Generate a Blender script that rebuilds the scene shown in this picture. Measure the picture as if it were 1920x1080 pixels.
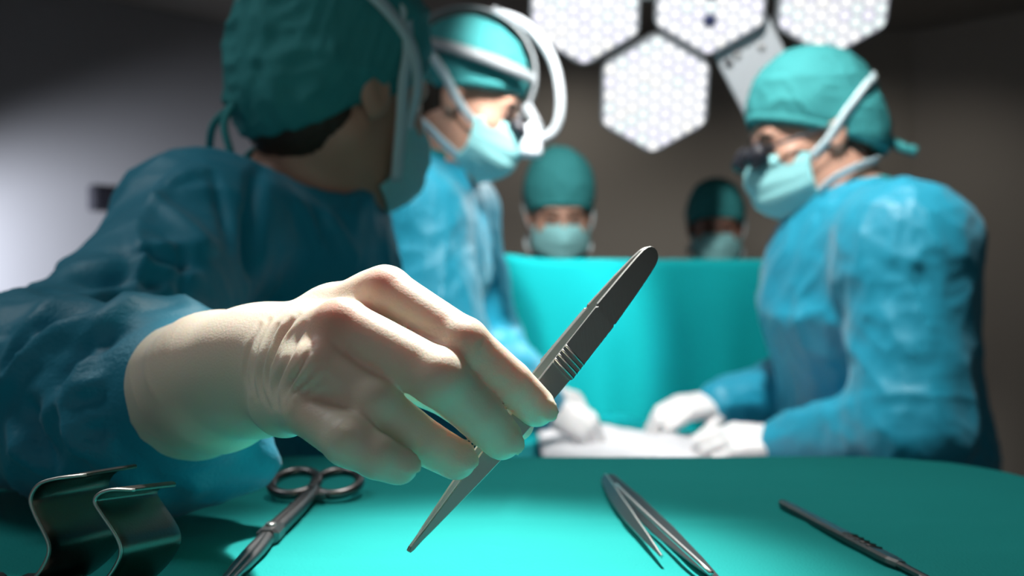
import bpy, bmesh, math
import numpy as np
from mathutils import Vector, Matrix

for o in list(bpy.data.objects):
    bpy.data.objects.remove(o)
SC = bpy.context.scene
COL = SC.collection
F = 1890.0          # focal length in pixels of the 1920 px wide frame
CZ = 1.24           # camera height above the floor

# ------------------------------------------------------------------ camera
cam = bpy.data.cameras.new('camera')
cam.sensor_width = 36.0
cam.lens = 36.0 * F / 1920.0
cam.clip_start = 0.02
cam.dof.use_dof = True
cam.dof.focus_distance = 0.425
cam.dof.aperture_fstop = 7.0
camo = bpy.data.objects.new('camera', cam)
camo.location = (0, 0, CZ)
camo.rotation_euler = (math.pi / 2, 0, 0)
COL.objects.link(camo)
SC.camera = camo

# ------------------------------------------------------------------ light
SC.view_settings.view_transform = 'Standard'
SC.view_settings.look = 'None'
SC.view_settings.gamma = 1.0
SC.view_settings.use_curve_mapping = False
SC.view_settings.exposure = 0.0
SC.cycles.use_denoising = True
SC.cycles.max_bounces = 8
SC.cycles.sample_clamp_indirect = 4.0

world = bpy.data.worlds.new('world')
SC.world = world
world.use_nodes = True
bg = world.node_tree.nodes['Background']
bg.inputs[0].default_value = (0.95, 0.97, 1.0, 1)
bg.inputs[1].default_value = 0.215


def spot(name, loc, target, energy, angle, blend, radius, color=(1, 0.98, 0.94)):
    l = bpy.data.lights.new(name, 'SPOT')
    l.energy = energy
    l.spot_size = math.radians(angle)
    l.spot_blend = blend
    l.shadow_soft_size = radius
    l.color = color
    o = bpy.data.objects.new(name, l)
    o.location = loc
    o.rotation_euler = (Vector(target) - Vector(loc)).to_track_quat('-Z', 'Y').to_euler()
    COL.objects.link(o)
    return o


def W(px, py, d):
    return np.array([(px - 960) / F * d, d, CZ - (py - 540) / F * d])


TABLE_Z = CZ - 0.14


def T(px, py, up=0.0):
    """point on the instrument table seen at a pixel of the photograph"""
    d = (0.14 - up) * F / (py - 540.0)
    return np.array([(px - 960) / F * d, d, TABLE_Z + up])


# lamp heads that hang over the team: the one in view and an assumed, unseen one above the table
OVER = np.array([0.03, 1.02, CZ + 1.05])      # assumed lamp head, unseen above the frame
spot('assumed_lamp_beam', OVER, (-0.02, 0.485, CZ - 0.08), 245, 19, 1.0, 0.035)  # assumed lamp's beam on the hand and the table pool
spot('assumed_lamp_wide_beam', OVER + np.array([0.05, -0.02, 0]), (0.16, 0.56, TABLE_Z), 22, 40, 0.7, 0.08)  # weaker spot of the assumed lamp around the pool
spot('assumed_lamp_field_beam', OVER + np.array([0.10, 0.08, 0.0]), (0.05, 2.20, CZ - 0.12), 240, 21.5, 0.5, 0.05)  # spot of the assumed lamp, its cone edge bounding the lit screen drape
spot('added_side_beam', OVER + np.array([0.16, 0.08, 0.0]), (0.45, 1.62, CZ - 0.03), 105, 42, 0.7, 0.06)  # extra spot added to light the right-hand surgeon and the towel
spot('far_fill_beam', OVER + np.array([0.10, 0.12, 0.0]), (0.38, 2.6, CZ + 0.28), 92, 46, 0.6, 0.05)  # extra spot added to brighten the far heads and the lamp bracket
DOWN = [np.array([1.75, 4.55, CZ + 1.37]), np.array([0.25, 4.75, CZ + 1.37])]  # unseen lamps added to brighten the back wall
for dl in DOWN:
    spot('wall_wash_fill_beam', dl, dl + np.array([0.05, 0.35, -1.0]), 15, 125, 0.9, 0.06, (1.0, 0.95, 0.87))
spot('added_left_beam', OVER + np.array([-0.02, 0.05, 0.0]), (-0.17, 1.66, CZ - 0.08), 95, 24, 0.6, 0.05)  # extra spot added to brighten the gown of the headlight surgeon
LAMPD = 2.40
spot('hexagon_lamp_beam', W(1300, 60, LAMPD) + np.array([0, -0.12, -0.05]), (-0.10, 1.68, CZ - 0.10), 34, 40, 0.7, 0.10)
FILL_PANEL = np.array([-1.15, 0.75, CZ + 1.37])  # unseen fill panel added to bring out the gown folds
ca = bpy.data.lights.new('fill_panel_light', 'AREA')
ca.shape = 'RECTANGLE'; ca.size = 1.1; ca.size_y = 0.35
ca.energy = 7.5
ca.color = (0.95, 0.98, 1.0)
cao = bpy.data.objects.new('fill_panel_light', ca)
cao.location = FILL_PANEL + np.array([0, 0, -0.012])
COL.objects.link(cao)
WALL_LAMP = np.array([-2.75, 3.35, CZ + 0.05])  # unseen lamp put in to make the glow on the left wall
WALL_TARGET = np.array([-2.27, 4.59, CZ + 0.08])
spot('wall_glow_beam', WALL_LAMP, WALL_TARGET, 360, 64, 1.0, 0.06, (0.86, 0.90, 1.0))

# ------------------------------------------------------------------ materials
MATS = {}


def mat(name, col, rough=0.6, metal=0.0, sss=0.0, sssr=(0.01, 0.004, 0.002), bump=0.0, bscale=200.0, var=0.0,
        vscale=6.0, emit=None, estr=0.0, coat=0.0, sheen=0.0, stretch=None, trans=0.0, spec=0.5):
    if name in MATS:
        return MATS[name]
    m = bpy.data.materials.new(name)
    m.use_nodes = True
    nt = m.node_tree
    b = nt.nodes['Principled BSDF']
    b.inputs['Base Color'].default_value = (*col, 1)
    b.inputs['Roughness'].default_value = rough
    b.inputs['Metallic'].default_value = metal
    b.inputs['Specular IOR Level'].default_value = spec
    if sss:
        b.inputs['Subsurface Weight'].default_value = sss
        b.inputs['Subsurface Radius'].default_value = sssr
        b.inputs['Subsurface Scale'].default_value = 1.0
    if sheen:
        b.inputs['Sheen Weight'].default_value = sheen
    if coat:
        b.inputs['Coat Weight'].default_value = coat
    if trans:
        b.inputs['Transmission Weight'].default_value = trans
    if emit:
        b.inputs['Emission Color'].default_value = (*emit, 1)
        b.inputs['Emission Strength'].default_value = estr
    if var or bump:
        tc = nt.nodes.new('ShaderNodeTexCoord')
        mp = nt.nodes.new('ShaderNodeMapping')
        nt.links.new(tc.outputs['Object'], mp.inputs['Vector'])
        if stretch:
            mp.inputs['Scale'].default_value = stretch
    if var:
        n = nt.nodes.new('ShaderNodeTexNoise')
        n.inputs['Scale'].default_value = vscale
        n.inputs['Detail'].default_value = 4
        nt.links.new(mp.outputs[0], n.inputs['Vector'])
        r = nt.nodes.new('ShaderNodeMix')
        r.data_type = 'RGBA'
        r.inputs['A'].default_value = (*[c * (1 - var) for c in col], 1)
        r.inputs['B'].default_value = (*[min(1, c * (1 + var)) for c in col], 1)
        nt.links.new(n.outputs['Fac'], r.inputs['Factor'])
        nt.links.new(r.outputs['Result'], b.inputs['Base Color'])
    if bump:
        n2 = nt.nodes.new('ShaderNodeTexNoise')
        n2.inputs['Scale'].default_value = bscale
        n2.inputs['Detail'].default_value = 3
        nt.links.new(mp.outputs[0], n2.inputs['Vector'])
        bp = nt.nodes.new('ShaderNodeBump')
        bp.inputs['Strength'].default_value = bump
        bp.inputs['Distance'].default_value = 0.002
        nt.links.new(n2.outputs['Fac'], bp.inputs['Height'])
        nt.links.new(bp.outputs[0], b.inputs['Normal'])
    MATS[name] = m
    return m


M_GOWN = mat('gown_cloth', (0.003, 0.265, 0.40), 0.5, bump=0.25, bscale=400, var=0.12, vscale=9, spec=0.5, sheen=0.15)
M_CAP = mat('cap_cloth', (0.045, 0.275, 0.285), 0.8, bump=0.3, bscale=300, var=0.12, vscale=14, spec=0.2)
M_MASK = mat('mask_cloth', (0.30, 0.66, 0.68), 0.8, bump=0.2, bscale=400, var=0.06, spec=0.2)
M_STRAP = mat('strap_cloth', (0.62, 0.76, 0.80), 0.8, bump=0.2, bscale=500, spec=0.2)
M_COLLAR = mat('collar_knit', (0.0, 0.20, 0.21), 0.9, bump=0.4, bscale=700)
M_SKIN = mat('skin', (0.52, 0.29, 0.21), 0.5, sss=0.15, sssr=(0.012, 0.004, 0.002), var=0.08, vscale=20)
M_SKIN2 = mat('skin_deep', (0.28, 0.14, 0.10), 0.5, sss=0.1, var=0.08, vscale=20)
M_HAIR = mat('hair', (0.035, 0.018, 0.010), 0.55, bump=0.8, bscale=260, stretch=(1, 1, 0.15))
M_GLOVE = mat('latex_glove', (0.80, 0.66, 0.52), 0.42, sss=0.38, sssr=(0.013, 0.0035, 0.0015), bump=0.10, bscale=900, spec=0.4)
# skin flush seen through the latex, stored per vertex as its own colour
_nt = M_GLOVE.node_tree
_at = _nt.nodes.new('ShaderNodeAttribute'); _at.attribute_name = 'flush'
_mx = _nt.nodes.new('ShaderNodeMix'); _mx.data_type = 'RGBA'
_mx.inputs['A'].default_value = (0.85, 0.75, 0.60, 1); _mx.inputs['B'].default_value = (0.74, 0.40, 0.29, 1)
_nt.links.new(_at.outputs['Fac'], _mx.inputs['Factor'])
_nt.links.new(_mx.outputs['Result'], _nt.nodes['Principled BSDF'].inputs['Base Color'])
M_GLOVEW = mat('white_glove', (0.80, 0.78, 0.78), 0.45, sss=0.1, sssr=(0.008, 0.004, 0.003), bump=0.1, bscale=500)
M_CLOTH = mat('table_cloth', (0.016, 0.29, 0.274), 0.85, bump=0.35, bscale=700, var=0.10, vscale=5, spec=0.06)
M_DRAPE = mat('screen_cloth', (0.0, 0.34, 0.365), 0.85, bump=0.3, bscale=300, var=0.08, vscale=5, spec=0.2)
M_WHITE = mat('white_cloth', (0.72, 0.71, 0.74), 0.85, bump=0.4, bscale=150, var=0.05)
M_STEEL = mat('brushed_steel', (0.46, 0.47, 0.45), 0.45, metal=1.0, bump=0.03, bscale=900, stretch=(1, 1, 0.1))
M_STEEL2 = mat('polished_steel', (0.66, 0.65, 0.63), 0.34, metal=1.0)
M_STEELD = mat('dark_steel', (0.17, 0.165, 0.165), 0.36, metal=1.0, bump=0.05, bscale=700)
M_BLADE = mat('brownish_steel', (0.11, 0.10, 0.09), 0.33, metal=1.0, bump=0.05, bscale=700)  # dark brownish base colour of the retractor blades
M_GREY = mat('grey_plastic', (0.27, 0.30, 0.32), 0.45)
M_BAND = mat('band_plastic', (0.38, 0.42, 0.45), 0.45)
M_PALE = mat('pale_enamel', (0.72, 0.77, 0.82), 0.35)
M_DARK = mat('dark_plastic', (0.02, 0.02, 0.028), 0.4)
M_WALL = mat('wall_paint', (0.40, 0.365, 0.32), 0.8, bump=0.1, bscale=60, var=0.05, vscale=2)
M_WALLL = mat('wall_paint_pale', (0.34, 0.34, 0.36), 0.7, bump=0.1, bscale=60, var=0.04, vscale=2)
M_CEIL = mat('ceiling_paint', (0.32, 0.30, 0.28), 0.85, bump=0.1, bscale=50)
M_FLOOR = mat('floor_vinyl', (0.10, 0.11, 0.115), 0.45, var=0.1, vscale=8)
M_COUNTER = mat('counter_laminate', (0.11, 0.12, 0.13), 0.5, var=0.05)
M_LENS = mat('sensor_lens', (0.02, 0.03, 0.10), 0.15)
LEDC = [(1.0, 1.0, 1.0), (0.86, 0.97, 0.95), (0.90, 0.88, 1.0), (1.0, 0.985, 0.93)]
M_LED = [mat('led_%d' % i, (0.15, 0.15, 0.15), 0.3, emit=c, estr=1.2) for i, c in enumerate(LEDC)]
M_LENSPLATE = mat('lamp_diffuser', (0.10, 0.11, 0.13), 0.4, emit=(0.88, 0.90, 1.0), estr=0.50)


# ------------------------------------------------------------------ object helpers
def link(name, mesh, m=None, parent=None, smooth=True):
    o = bpy.data.objects.new(name, mesh)
    COL.objects.link(o)
    if m is not None and not mesh.materials:
        mesh.materials.append(m)
    if smooth and len(mesh.polygons):
        mesh.polygons.foreach_set('use_smooth', [True] * len(mesh.polygons))
    if parent is not None:
        o.parent = parent
        o.matrix_parent_inverse = Matrix.Translation(parent.location).inverted() if parent.type == 'EMPTY' else Matrix.Identity(4)
    return o


def pydata(name, v, f, m=None, parent=None, smooth=True):
    me = bpy.data.meshes.new(name)
    me.from_pydata([tuple(map(float, p)) for p in v], [], [tuple(int(i) for i in q) for q in f])
    me.update()
    return link(name, me, m, parent, smooth)


def quadmesh(name, v, q, m=None, parent=None):
    """fast path for big all-quad meshes"""
    me = bpy.data.meshes.new(name)
    me.vertices.add(len(v))
    me.vertices.foreach_set('co', np.asarray(v, np.float32).ravel())
    n = len(q)
    me.loops.add(n * 4)
    me.loops.foreach_set('vertex_index', np.asarray(q, np.int32).ravel())
    me.polygons.add(n)
    me.polygons.foreach_set('loop_start', np.arange(0, n * 4, 4, dtype=np.int32))
    me.polygons.foreach_set('use_smooth', np.ones(n, bool))
    me.update(calc_edges=True)
    me.validate()
    return link(name, me, m, parent, False)


def empty(name, loc, label=None, cat=None, group=None):
    o = bpy.data.objects.new(name, None)
    o.location = tuple(map(float, loc))
    o.empty_display_size = 0.05
    COL.objects.link(o)
    if label:
        tag(o, label, cat, group)
    return o


def tag(o, label=None, cat=None, group=None, kind=None):
    if label: o['label'] = label
    if cat: o['category'] = cat
    if group: o['group'] = group
    if kind: o['kind'] = kind
    return o


def bevel(o, w, seg=2):
    md = o.modifiers.new('soft_edge', 'BEVEL')
    md.width = w
    md.segments = seg
    md.limit_method = 'ANGLE'
    return o


def box(name, c, s, m, parent=None, R=None, bev=0.0):
    c = np.asarray(c, float); s = np.asarray(s, float) / 2
    R = np.eye(3) if R is None else np.asarray(R)
    v = [c + R @ (s * np.array([x, y, z])) for x in (-1, 1) for y in (-1, 1) for z in (-1, 1)]
    f = [(0, 1, 3, 2), (4, 6, 7, 5), (0, 4, 5, 1), (2, 3, 7, 6), (0, 2, 6, 4), (1, 5, 7, 3)]
    o = pydata(name, v, f, m, parent, smooth=False)
    if bev: bevel(o, bev)
    return o


def norm(v):
    v = np.asarray(v, float)
    return v / (np.linalg.norm(v) + 1e-12)


def tube(name, pts, rad, m, parent=None, n=10, closed=False):
    """swept round bar; rad is a number or a list"""
    pts = [np.asarray(p, float) for p in pts]
    k = len(pts)
    rad = [rad] * k if np.isscalar(rad) else rad
    v, f = [], []
    up = np.array([0.31, 0.2, 0.93])
    prev = None
    for i in range(k):
        if closed:
            t = norm(pts[(i + 1) % k] - pts[i - 1])
        else:
            t = norm(pts[min(i + 1, k - 1)] - pts[max(i - 1, 0)])
        a = up - t * (up @ t) if prev is None else prev - t * (prev @ t)
        a = norm(a); prev = a
        b = np.cross(t, a)
        for j in range(n):
            w = 2 * math.pi * j / n
            v.append(pts[i] + rad[i] * (math.cos(w) * a + math.sin(w) * b))
    rng = k if closed else k - 1
    for i in range(rng):
        for j in range(n):
            i2 = (i + 1) % k
            f.append((i * n + j, i * n + (j + 1) % n, i2 * n + (j + 1) % n, i2 * n + j))
    if not closed:
        f.append(tuple(range(n - 1, -1, -1)))
        f.append(tuple((k - 1) * n + j for j in range(n)))
    return pydata(name, v, f, m, parent)


def ribbon(name, pts, nrm, width, th, m, parent=None, closed=False):
    """flat band lying on a surface whose normals are nrm"""
    pts = [np.asarray(p, float) for p in pts]
    k = len(pts); v, f = [], []
    wd = [width] * k if np.isscalar(width) else width
    for i in range(k):
        if closed:
            t = norm(pts[(i + 1) % k] - pts[i - 1])
        else:
            t = norm(pts[min(i + 1, k - 1)] - pts[max(i - 1, 0)])
        nn = norm(nrm[i]); s = norm(np.cross(t, nn))
        for a, b in ((-1, 0), (1, 0), (1, 1), (-1, 1)):
            v.append(pts[i] + s * wd[i] / 2 * a + nn * th * b)
    for i in range(k if closed else k - 1):
        i2 = (i + 1) % k
        for j in range(4):
            f.append((i * 4 + j, i * 4 + (j + 1) % 4, i2 * 4 + (j + 1) % 4, i2 * 4 + j))
    if not closed:
        f.append((3, 2, 1, 0)); f.append(tuple((k - 1) * 4 + j for j in range(4)))
    return pydata(name, v, f, m, parent)


def spline(ctrl, n):
    """Catmull-Rom through the control points"""
    c = [np.asarray(p, float) for p in ctrl]
    c = [2 * c[0] - c[1]] + c + [2 * c[-1] - c[-2]]
    out = []
    segs = len(c) - 3
    for s in range(segs):
        for i in range(n):
            t = i / n
            a, b, d, e = c[s:s + 4]
            out.append(0.5 * (2 * b + (d - a) * t + (2 * a - 5 * b + 4 * d - e) * t * t + (3 * b - a - 3 * d + e) * t ** 3))
    out.append(c[-2])
    return out


# ------------------------------------------------------------------ noise and blended-volume mesher
def vnoise(p, seed=0):
    p = np.asarray(p, np.float64)
    i = np.floor(p).astype(np.int64); f = p - i
    f = f * f * (3 - 2 * f)
    out = np.zeros(len(p))
    for dx in (0, 1):
        wx = f[:, 0] if dx else 1 - f[:, 0]
        for dy in (0, 1):
            wy = f[:, 1] if dy else 1 - f[:, 1]
            for dz in (0, 1):
                wz = f[:, 2] if dz else 1 - f[:, 2]
                h = (i[:, 0] + dx) * 374761393 + (i[:, 1] + dy) * 668265263 + (i[:, 2] + dz) * 2147483647 + seed * 974711
                h = (h ^ (h >> 13)) * 1274126177
                h = (h ^ (h >> 16)) & 0xFFFF
                out += wx * wy * wz * (h / 32767.5 - 1)
    return out


def smin(a, b, k):
    if k <= 0: return np.minimum(a, b)
    h = np.clip(0.5 + 0.5 * (b - a) / k, 0, 1)
    return b + (a - b) * h - k * h * (1 - h)


class Field:
    def __init__(s, lo, hi, h):
        s.lo = np.asarray(lo, float); s.h = h
        s.n = np.ceil((np.asarray(hi, float) - s.lo) / h).astype(int) + 1
        s.v = np.full(s.n, 0.06, np.float32)

    def blk(s, lo, hi):
        a = np.clip(np.floor((lo - s.lo) / s.h).astype(int), 0, s.n)
        b = np.clip(np.ceil((hi - s.lo) / s.h).astype(int) + 1, 0, s.n)
        sl = tuple(slice(a[i], b[i]) for i in range(3))
        ax = [(s.lo[i] + s.h * np.arange(a[i], b[i])).astype(np.float32) for i in range(3)]
        return sl, np.stack(np.meshgrid(*ax, indexing='ij'), -1) if all(b > a) else None

    def put(s, sl, d, k, sub):
        if sub: s.v[sl] = -smin(-s.v[sl], d, k)
        else: s.v[sl] = smin(s.v[sl], d, k)

    def cone(s, a, b, ra, rb, k=0.01, sub=False, flat=None):
        a = np.asarray(a, np.float32); b = np.asarray(b, np.float32)
        m = max(ra, rb) + k + 0.02
        sl, P = s.blk(np.minimum(a, b) - m, np.maximum(a, b) + m)
        if P is None: return
        ab = b - a
        q = P - a
        L2 = float(ab @ ab) + 1e-12
        t = np.clip((q @ ab) / L2, 0, 1)
        r = q - t[..., None] * ab
        if flat is not None:
            nrm, sc = np.asarray(flat[0], np.float32), flat[1]
            r = r + ((r @ nrm) * (sc - 1))[..., None] * nrm
        d = np.sqrt((r * r).sum(-1)) - (ra + t * (rb - ra))
        s.put(sl, d, k, sub)

    def ell(s, c, rad, R=None, k=0.01, sub=False):
        c = np.asarray(c, np.float32); rad = np.asarray(rad, np.float32)
        m = rad.max() + k + 0.02
        sl, P = s.blk(c - m, c + m)
        if P is None: return
        q = P - c
        if R is not None: q = q @ np.asarray(R, np.float32)
        k0 = np.sqrt(((q / rad) ** 2).sum(-1)); k1 = np.sqrt(((q / (rad * rad)) ** 2).sum(-1)) + 1e-9
        s.put(sl, k0 * (k0 - 1) / k1, k, sub)

    def chain(s, pts, rad, k=0.01, **kw):
        for i in range(len(pts) - 1):
            s.cone(pts[i], pts[i + 1], rad[i], rad[i + 1], k, **kw)

    def cut(s, p, n, k=0.004):
        """keep the side the normal n points away from"""
        p = np.asarray(p, float); n = norm(n)
        sl, P = s.blk(s.lo, s.lo + s.h * s.n)
        d = ((P - p.astype(np.float32)) @ n.astype(np.float32))
        s.v = -smin(-s.v, -d, k)

    def mesh(s, smooth=2):
        v = s.v; n = s.n
        ins = v < 0
        c = np.zeros(n - 1, np.int8)
        for a in (0, 1):
            for b in (0, 1):
                for e in (0, 1):
                    c += ins[a:n[0] - 1 + a, b:n[1] - 1 + b, e:n[2] - 1 + e]
        act = (c > 0) & (c < 8)
        I = np.argwhere(act)
        idx = np.full(n - 1, -1, np.int64)
        idx[act] = np.arange(len(I))
        acc = np.zeros((len(I), 3)); cnt = np.zeros(len(I))
        for ax in range(3):
            o1, o2 = [x for x in range(3) if x != ax]
            for b in (0, 1):
                for e in (0, 1):
                    A = I.copy(); A[:, o1] += b; A[:, o2] += e
                    B = A.copy(); B[:, ax] += 1
                    va = v[tuple(A.T)].astype(float); vb = v[tuple(B.T)].astype(float)
                    cr = (va < 0) != (vb < 0)
                    t = np.where(cr, va / np.where(cr, va - vb, 1), 0)
                    P = A.astype(float); P[:, ax] += t
                    acc[cr] += P[cr]; cnt[cr] += 1
        V = s.lo + s.h * acc / cnt[:, None]
        Q = []
        for ax in range(3):
            o1, o2 = (ax + 1) % 3, (ax + 2) % 3
            sa = [slice(None)] * 3; sb = [slice(None)] * 3
            sa[ax] = slice(0, n[ax] - 1); sb[ax] = slice(1, n[ax])
            A = ins[tuple(sa)]; B = ins[tuple(sb)]
            E = np.argwhere(A != B)
            E = E[(E[:, o1] > 0) & (E[:, o2] > 0) & (E[:, o1] < n[o1] - 1) & (E[:, o2] < n[o2] - 1)]
            out = A[tuple(E.T)]
            ids = []
            for b, e in ((-1, -1), (0, -1), (0, 0), (-1, 0)):
                C = E.copy(); C[:, o1] += b; C[:, o2] += e
                ids.append(idx[tuple(C.T)])
            q = np.stack(ids, 1)
            q[~out] = q[~out][:, ::-1]
            Q.append(q)
        Q = np.concatenate(Q)
        for _ in range(smooth):
            V = lap(V, Q, 0.5)
        return V, Q


def lap(V, Q, w):
    s = np.zeros_like(V); c = np.zeros(len(V))
    for i in range(4):
        j = (i + 1) % 4
        for a, b in ((i, j), (j, i)):
            for x in range(3):
                s[:, x] += np.bincount(Q[:, a], V[Q[:, b], x], len(V))
            c += np.bincount(Q[:, a], minlength=len(V))
    return V + w * (s / np.maximum(c, 1)[:, None] - V)


def normals(V, Q):
    fn = np.cross(V[Q[:, 2]] - V[Q[:, 0]], V[Q[:, 3]] - V[Q[:, 1]])
    N = np.zeros_like(V)
    for i in range(4):
        for x in range(3):
            N[:, x] += np.bincount(Q[:, i], fn[:, x], len(V))
    return N / (np.linalg.norm(N, axis=1)[:, None] + 1e-12)


def creases(V, N, lines, sigma, amp, facing=0.0):
    """modelled creases: distance of each surface point to authored lines, seen along the line of sight they were drawn from"""
    uv = np.stack([960 + V[:, 0] / V[:, 1] * F, 540 + (CZ - V[:, 2]) / V[:, 1] * F], 1)
    vis = np.clip((N @ np.array([0, -1.0, 0.1]) - facing) / 0.25, 0, 1)
    out = np.zeros(len(V))
    for ln in lines:
        pl = np.array([p[:2] for p in spline([np.array([*q, 0.0]) for q in ln], 7)])
        sel = np.where((uv[:, 0] > pl[:, 0].min() - 70) & (uv[:, 0] < pl[:, 0].max() + 70) & (uv[:, 1] > pl[:, 1].min() - 70) & (uv[:, 1] < pl[:, 1].max() + 70) & (vis > 0))[0]
        if not len(sel): continue
        u = uv[sel]; best = np.full(len(sel), 1e9); tp = np.zeros(len(sel))
        for i in range(len(pl) - 1):
            d_ = pl[i + 1] - pl[i]
            t_ = np.clip(((u - pl[i]) @ d_) / (d_ @ d_ + 1e-9), 0, 1)
            di = np.linalg.norm(u - pl[i] - t_[:, None] * d_, axis=1)
            m_ = di < best
            best[m_] = di[m_]; tp[m_] = (i + t_[m_]) / (len(pl) - 1)
        out[sel] += amp * np.sin(math.pi * np.clip(0.07 + 0.86 * tp, 0, 1)) ** 0.7 * np.exp(-(best / sigma) ** 2) * vis[sel]
    return out


def frame(x, zhint=(0, 0, 1)):
    x = norm(x); z = np.asarray(zhint, float); z = norm(z - x * (z @ x)); y = np.cross(z, x)
    return np.stack([x, y, z], 1)


def folds(V, axis, across, along, seed, warp=0.5, power=2.0, hint=(0, 0, 1)):
    """cloth creases running along axis: ridged noise, long in that direction"""
    R = frame(axis, hint)
    q = V @ R
    w = np.stack([vnoise(q * 7 + 11.3, seed + 5), vnoise(q * 7 + 3.1, seed + 6), vnoise(q * 7 + 5.7, seed + 7)], 1) * warp
    p = q / np.array([along, across, across]) + w
    r = 1 - np.abs(vnoise(p, seed))
    r2 = 1 - np.abs(vnoise(p * 1.9 + 7.7, seed + 1))
    return (r ** power * 0.7 + r2 ** power * 0.3) - 0.5


# ================================================================== the room
CEIL = CZ + 1.40
PLAN = [(-4.0, -2.5), (-4.0, 2.86), (-1.36, 5.5), (2.19, 5.5), (4.3, 3.39), (4.3, -2.5)]


def wall(name, a, b, m):
    a = np.array(a, float); b = np.array(b, float)
    t = norm(b - a); n = np.array([-t[1], t[0]]) * 0.12
    v = [(*p, z) for z in (0, CEIL) for p in (a, b, b + n, a + n)]
    f = [(0, 1, 5, 4), (1, 2, 6, 5), (2, 3, 7, 6), (3, 0, 4, 7), (0, 3, 2, 1), (4, 5, 6, 7)]
    o = pydata(name, v, f, m, smooth=False)
    return tag(o, kind='structure')


tag(wall('wall_left', PLAN[0], PLAN[1], M_WALLL), 'pale painted side wall of the operating room')
tag(wall('wall_left_angled', PLAN[1], PLAN[2], M_WALLL), 'pale grey angled wall catching a soft glow')
tag(wall('wall_back', PLAN[2], PLAN[3], M_WALL), 'dark brown back wall of the operating room')
tag(wall('wall_right_angled', PLAN[3], PLAN[4], M_WALL), 'dark brown angled wall beside the tall surgeon')
tag(wall('wall_right', PLAN[4], PLAN[5], M_WALL), 'dark brown side wall of the operating room')
fl = pydata('floor', [(x, y, z) for z in (-0.05, 0) for x, y in PLAN],
            [tuple(range(5, -1, -1)), tuple(range(6, 12))] + [(i, (i + 1) % 6, 6 + (i + 1) % 6, 6 + i) for i in range(6)], M_FLOOR, smooth=False)
tag(fl, 'dark vinyl operating room floor', kind='structure')
ce = pydata('ceiling', [(x, y, z) for z in (CEIL, CEIL + 0.08) for x, y in PLAN if y > 0 or True],
            [tuple(range(5, -1, -1)), tuple(range(6, 12))] + [(i, (i + 1) % 6, 6 + (i + 1) % 6, 6 + i) for i in range(6)], M_CEIL, smooth=False)
tag(ce, 'dim grey ceiling above the lamps', kind='structure')

# low cabinet and dark wall unit on the glowing wall
Rw = frame((1, 1, 0))
cb = empty('cabinet', (-2.35, 4.0, 0), 'dark low cabinet standing below the glowing wall', 'cabinet')
cc = np.array([-2.42, 4.06, 0])
box('body', cc + [0, 0, 0.58], (1.3, 0.40, 1.0), M_COUNTER, cb, Rw, 0.004)
box('worktop', cc + [0, 0, 1.10], (1.34, 0.44, 0.035), M_COUNTER, cb, Rw, 0.004)
for i in range(3):
    dr = box('door', cc + Rw @ np.array([-0.43 + 0.43 * i, -0.208, 0]) + [0, 0, 0.58], (0.42, 0.018, 0.94), M_COUNTER, cb, Rw, 0.003)
    box('handle', cc + Rw @ np.array([-0.28 + 0.43 * i, -0.228, 0]) + [0, 0, 0.95], (0.015, 0.02, 0.14), M_STEEL, dr, Rw, 0.003)
box('plinth', cc + [0, 0, 0.04], (1.26, 0.36, 0.08), M_DARK, cb, Rw)
wu = empty('wall_monitor', W(235, 375, 4.84), 'dark box shaped unit mounted on the glowing wall behind a shoulder', 'wall unit')
wp = W(222, 374, 4.80)
box('housing', wp, (0.27, 0.07, 0.125), M_DARK, wu, Rw, 0.012)
box('bracket', wp + Rw @ np.array([0, 0.055, 0]), (0.08, 0.09, 0.06), M_DARK, wu, Rw, 0.004)
box('bezel', wp + Rw @ np.array([0, -0.036, 0]), (0.24, 0.006, 0.095), M_DARK, wu, Rw, 0.004)

# invented stand lamp for the wall glow, whose source is out of view
el = empty('wall_glow_lamp', (WALL_LAMP[0], WALL_LAMP[1], 0), 'added stand lamp in place of the unseen source of the wall glow', 'lamp')
hd = norm(WALL_TARGET - WALL_LAMP)
tube('head', [WALL_LAMP - hd * 0.16, WALL_LAMP - hd * 0.12, WALL_LAMP - hd * 0.04, WALL_LAMP - hd * 0.015], [0.02, 0.045, 0.075, 0.08], M_PALE, el, 16)
hp = WALL_LAMP - hd * 0.15
tube('pole', [hp, hp + [0, -0.08, -0.08], (hp[0], hp[1] - 0.1, 0.9), (hp[0], hp[1] - 0.1, 0.04)], 0.012, M_STEEL, el)
for i in range(4):
    a = i * math.pi / 2 + 0.4
    tube('foot', [(hp[0], hp[1] - 0.1, 0.06), (hp[0] + 0.25 * math.cos(a), hp[1] - 0.1 + 0.25 * math.sin(a), 0.02)], 0.018, M_STEEL, el)

# ================================================================== instrument table
TX0, TX1, TY0, TY1, TR = -0.46, 0.377, 0.30, 0.828, 0.10


def rrect(x0, x1, y0, y1, r, n=14):
    pts = []
    for cx, cy, a0 in ((x1 - r, y1 - r, 0), (x0 + r, y1 - r, 90), (x0 + r, y0 + r, 180), (x1 - r, y0 + r, 270)):
        for i in range(n + 1):
            a = math.radians(a0 + 90 * i / n)
            pts.append((cx + r * math.cos(a), cy + r * math.sin(a)))
    return pts


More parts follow.
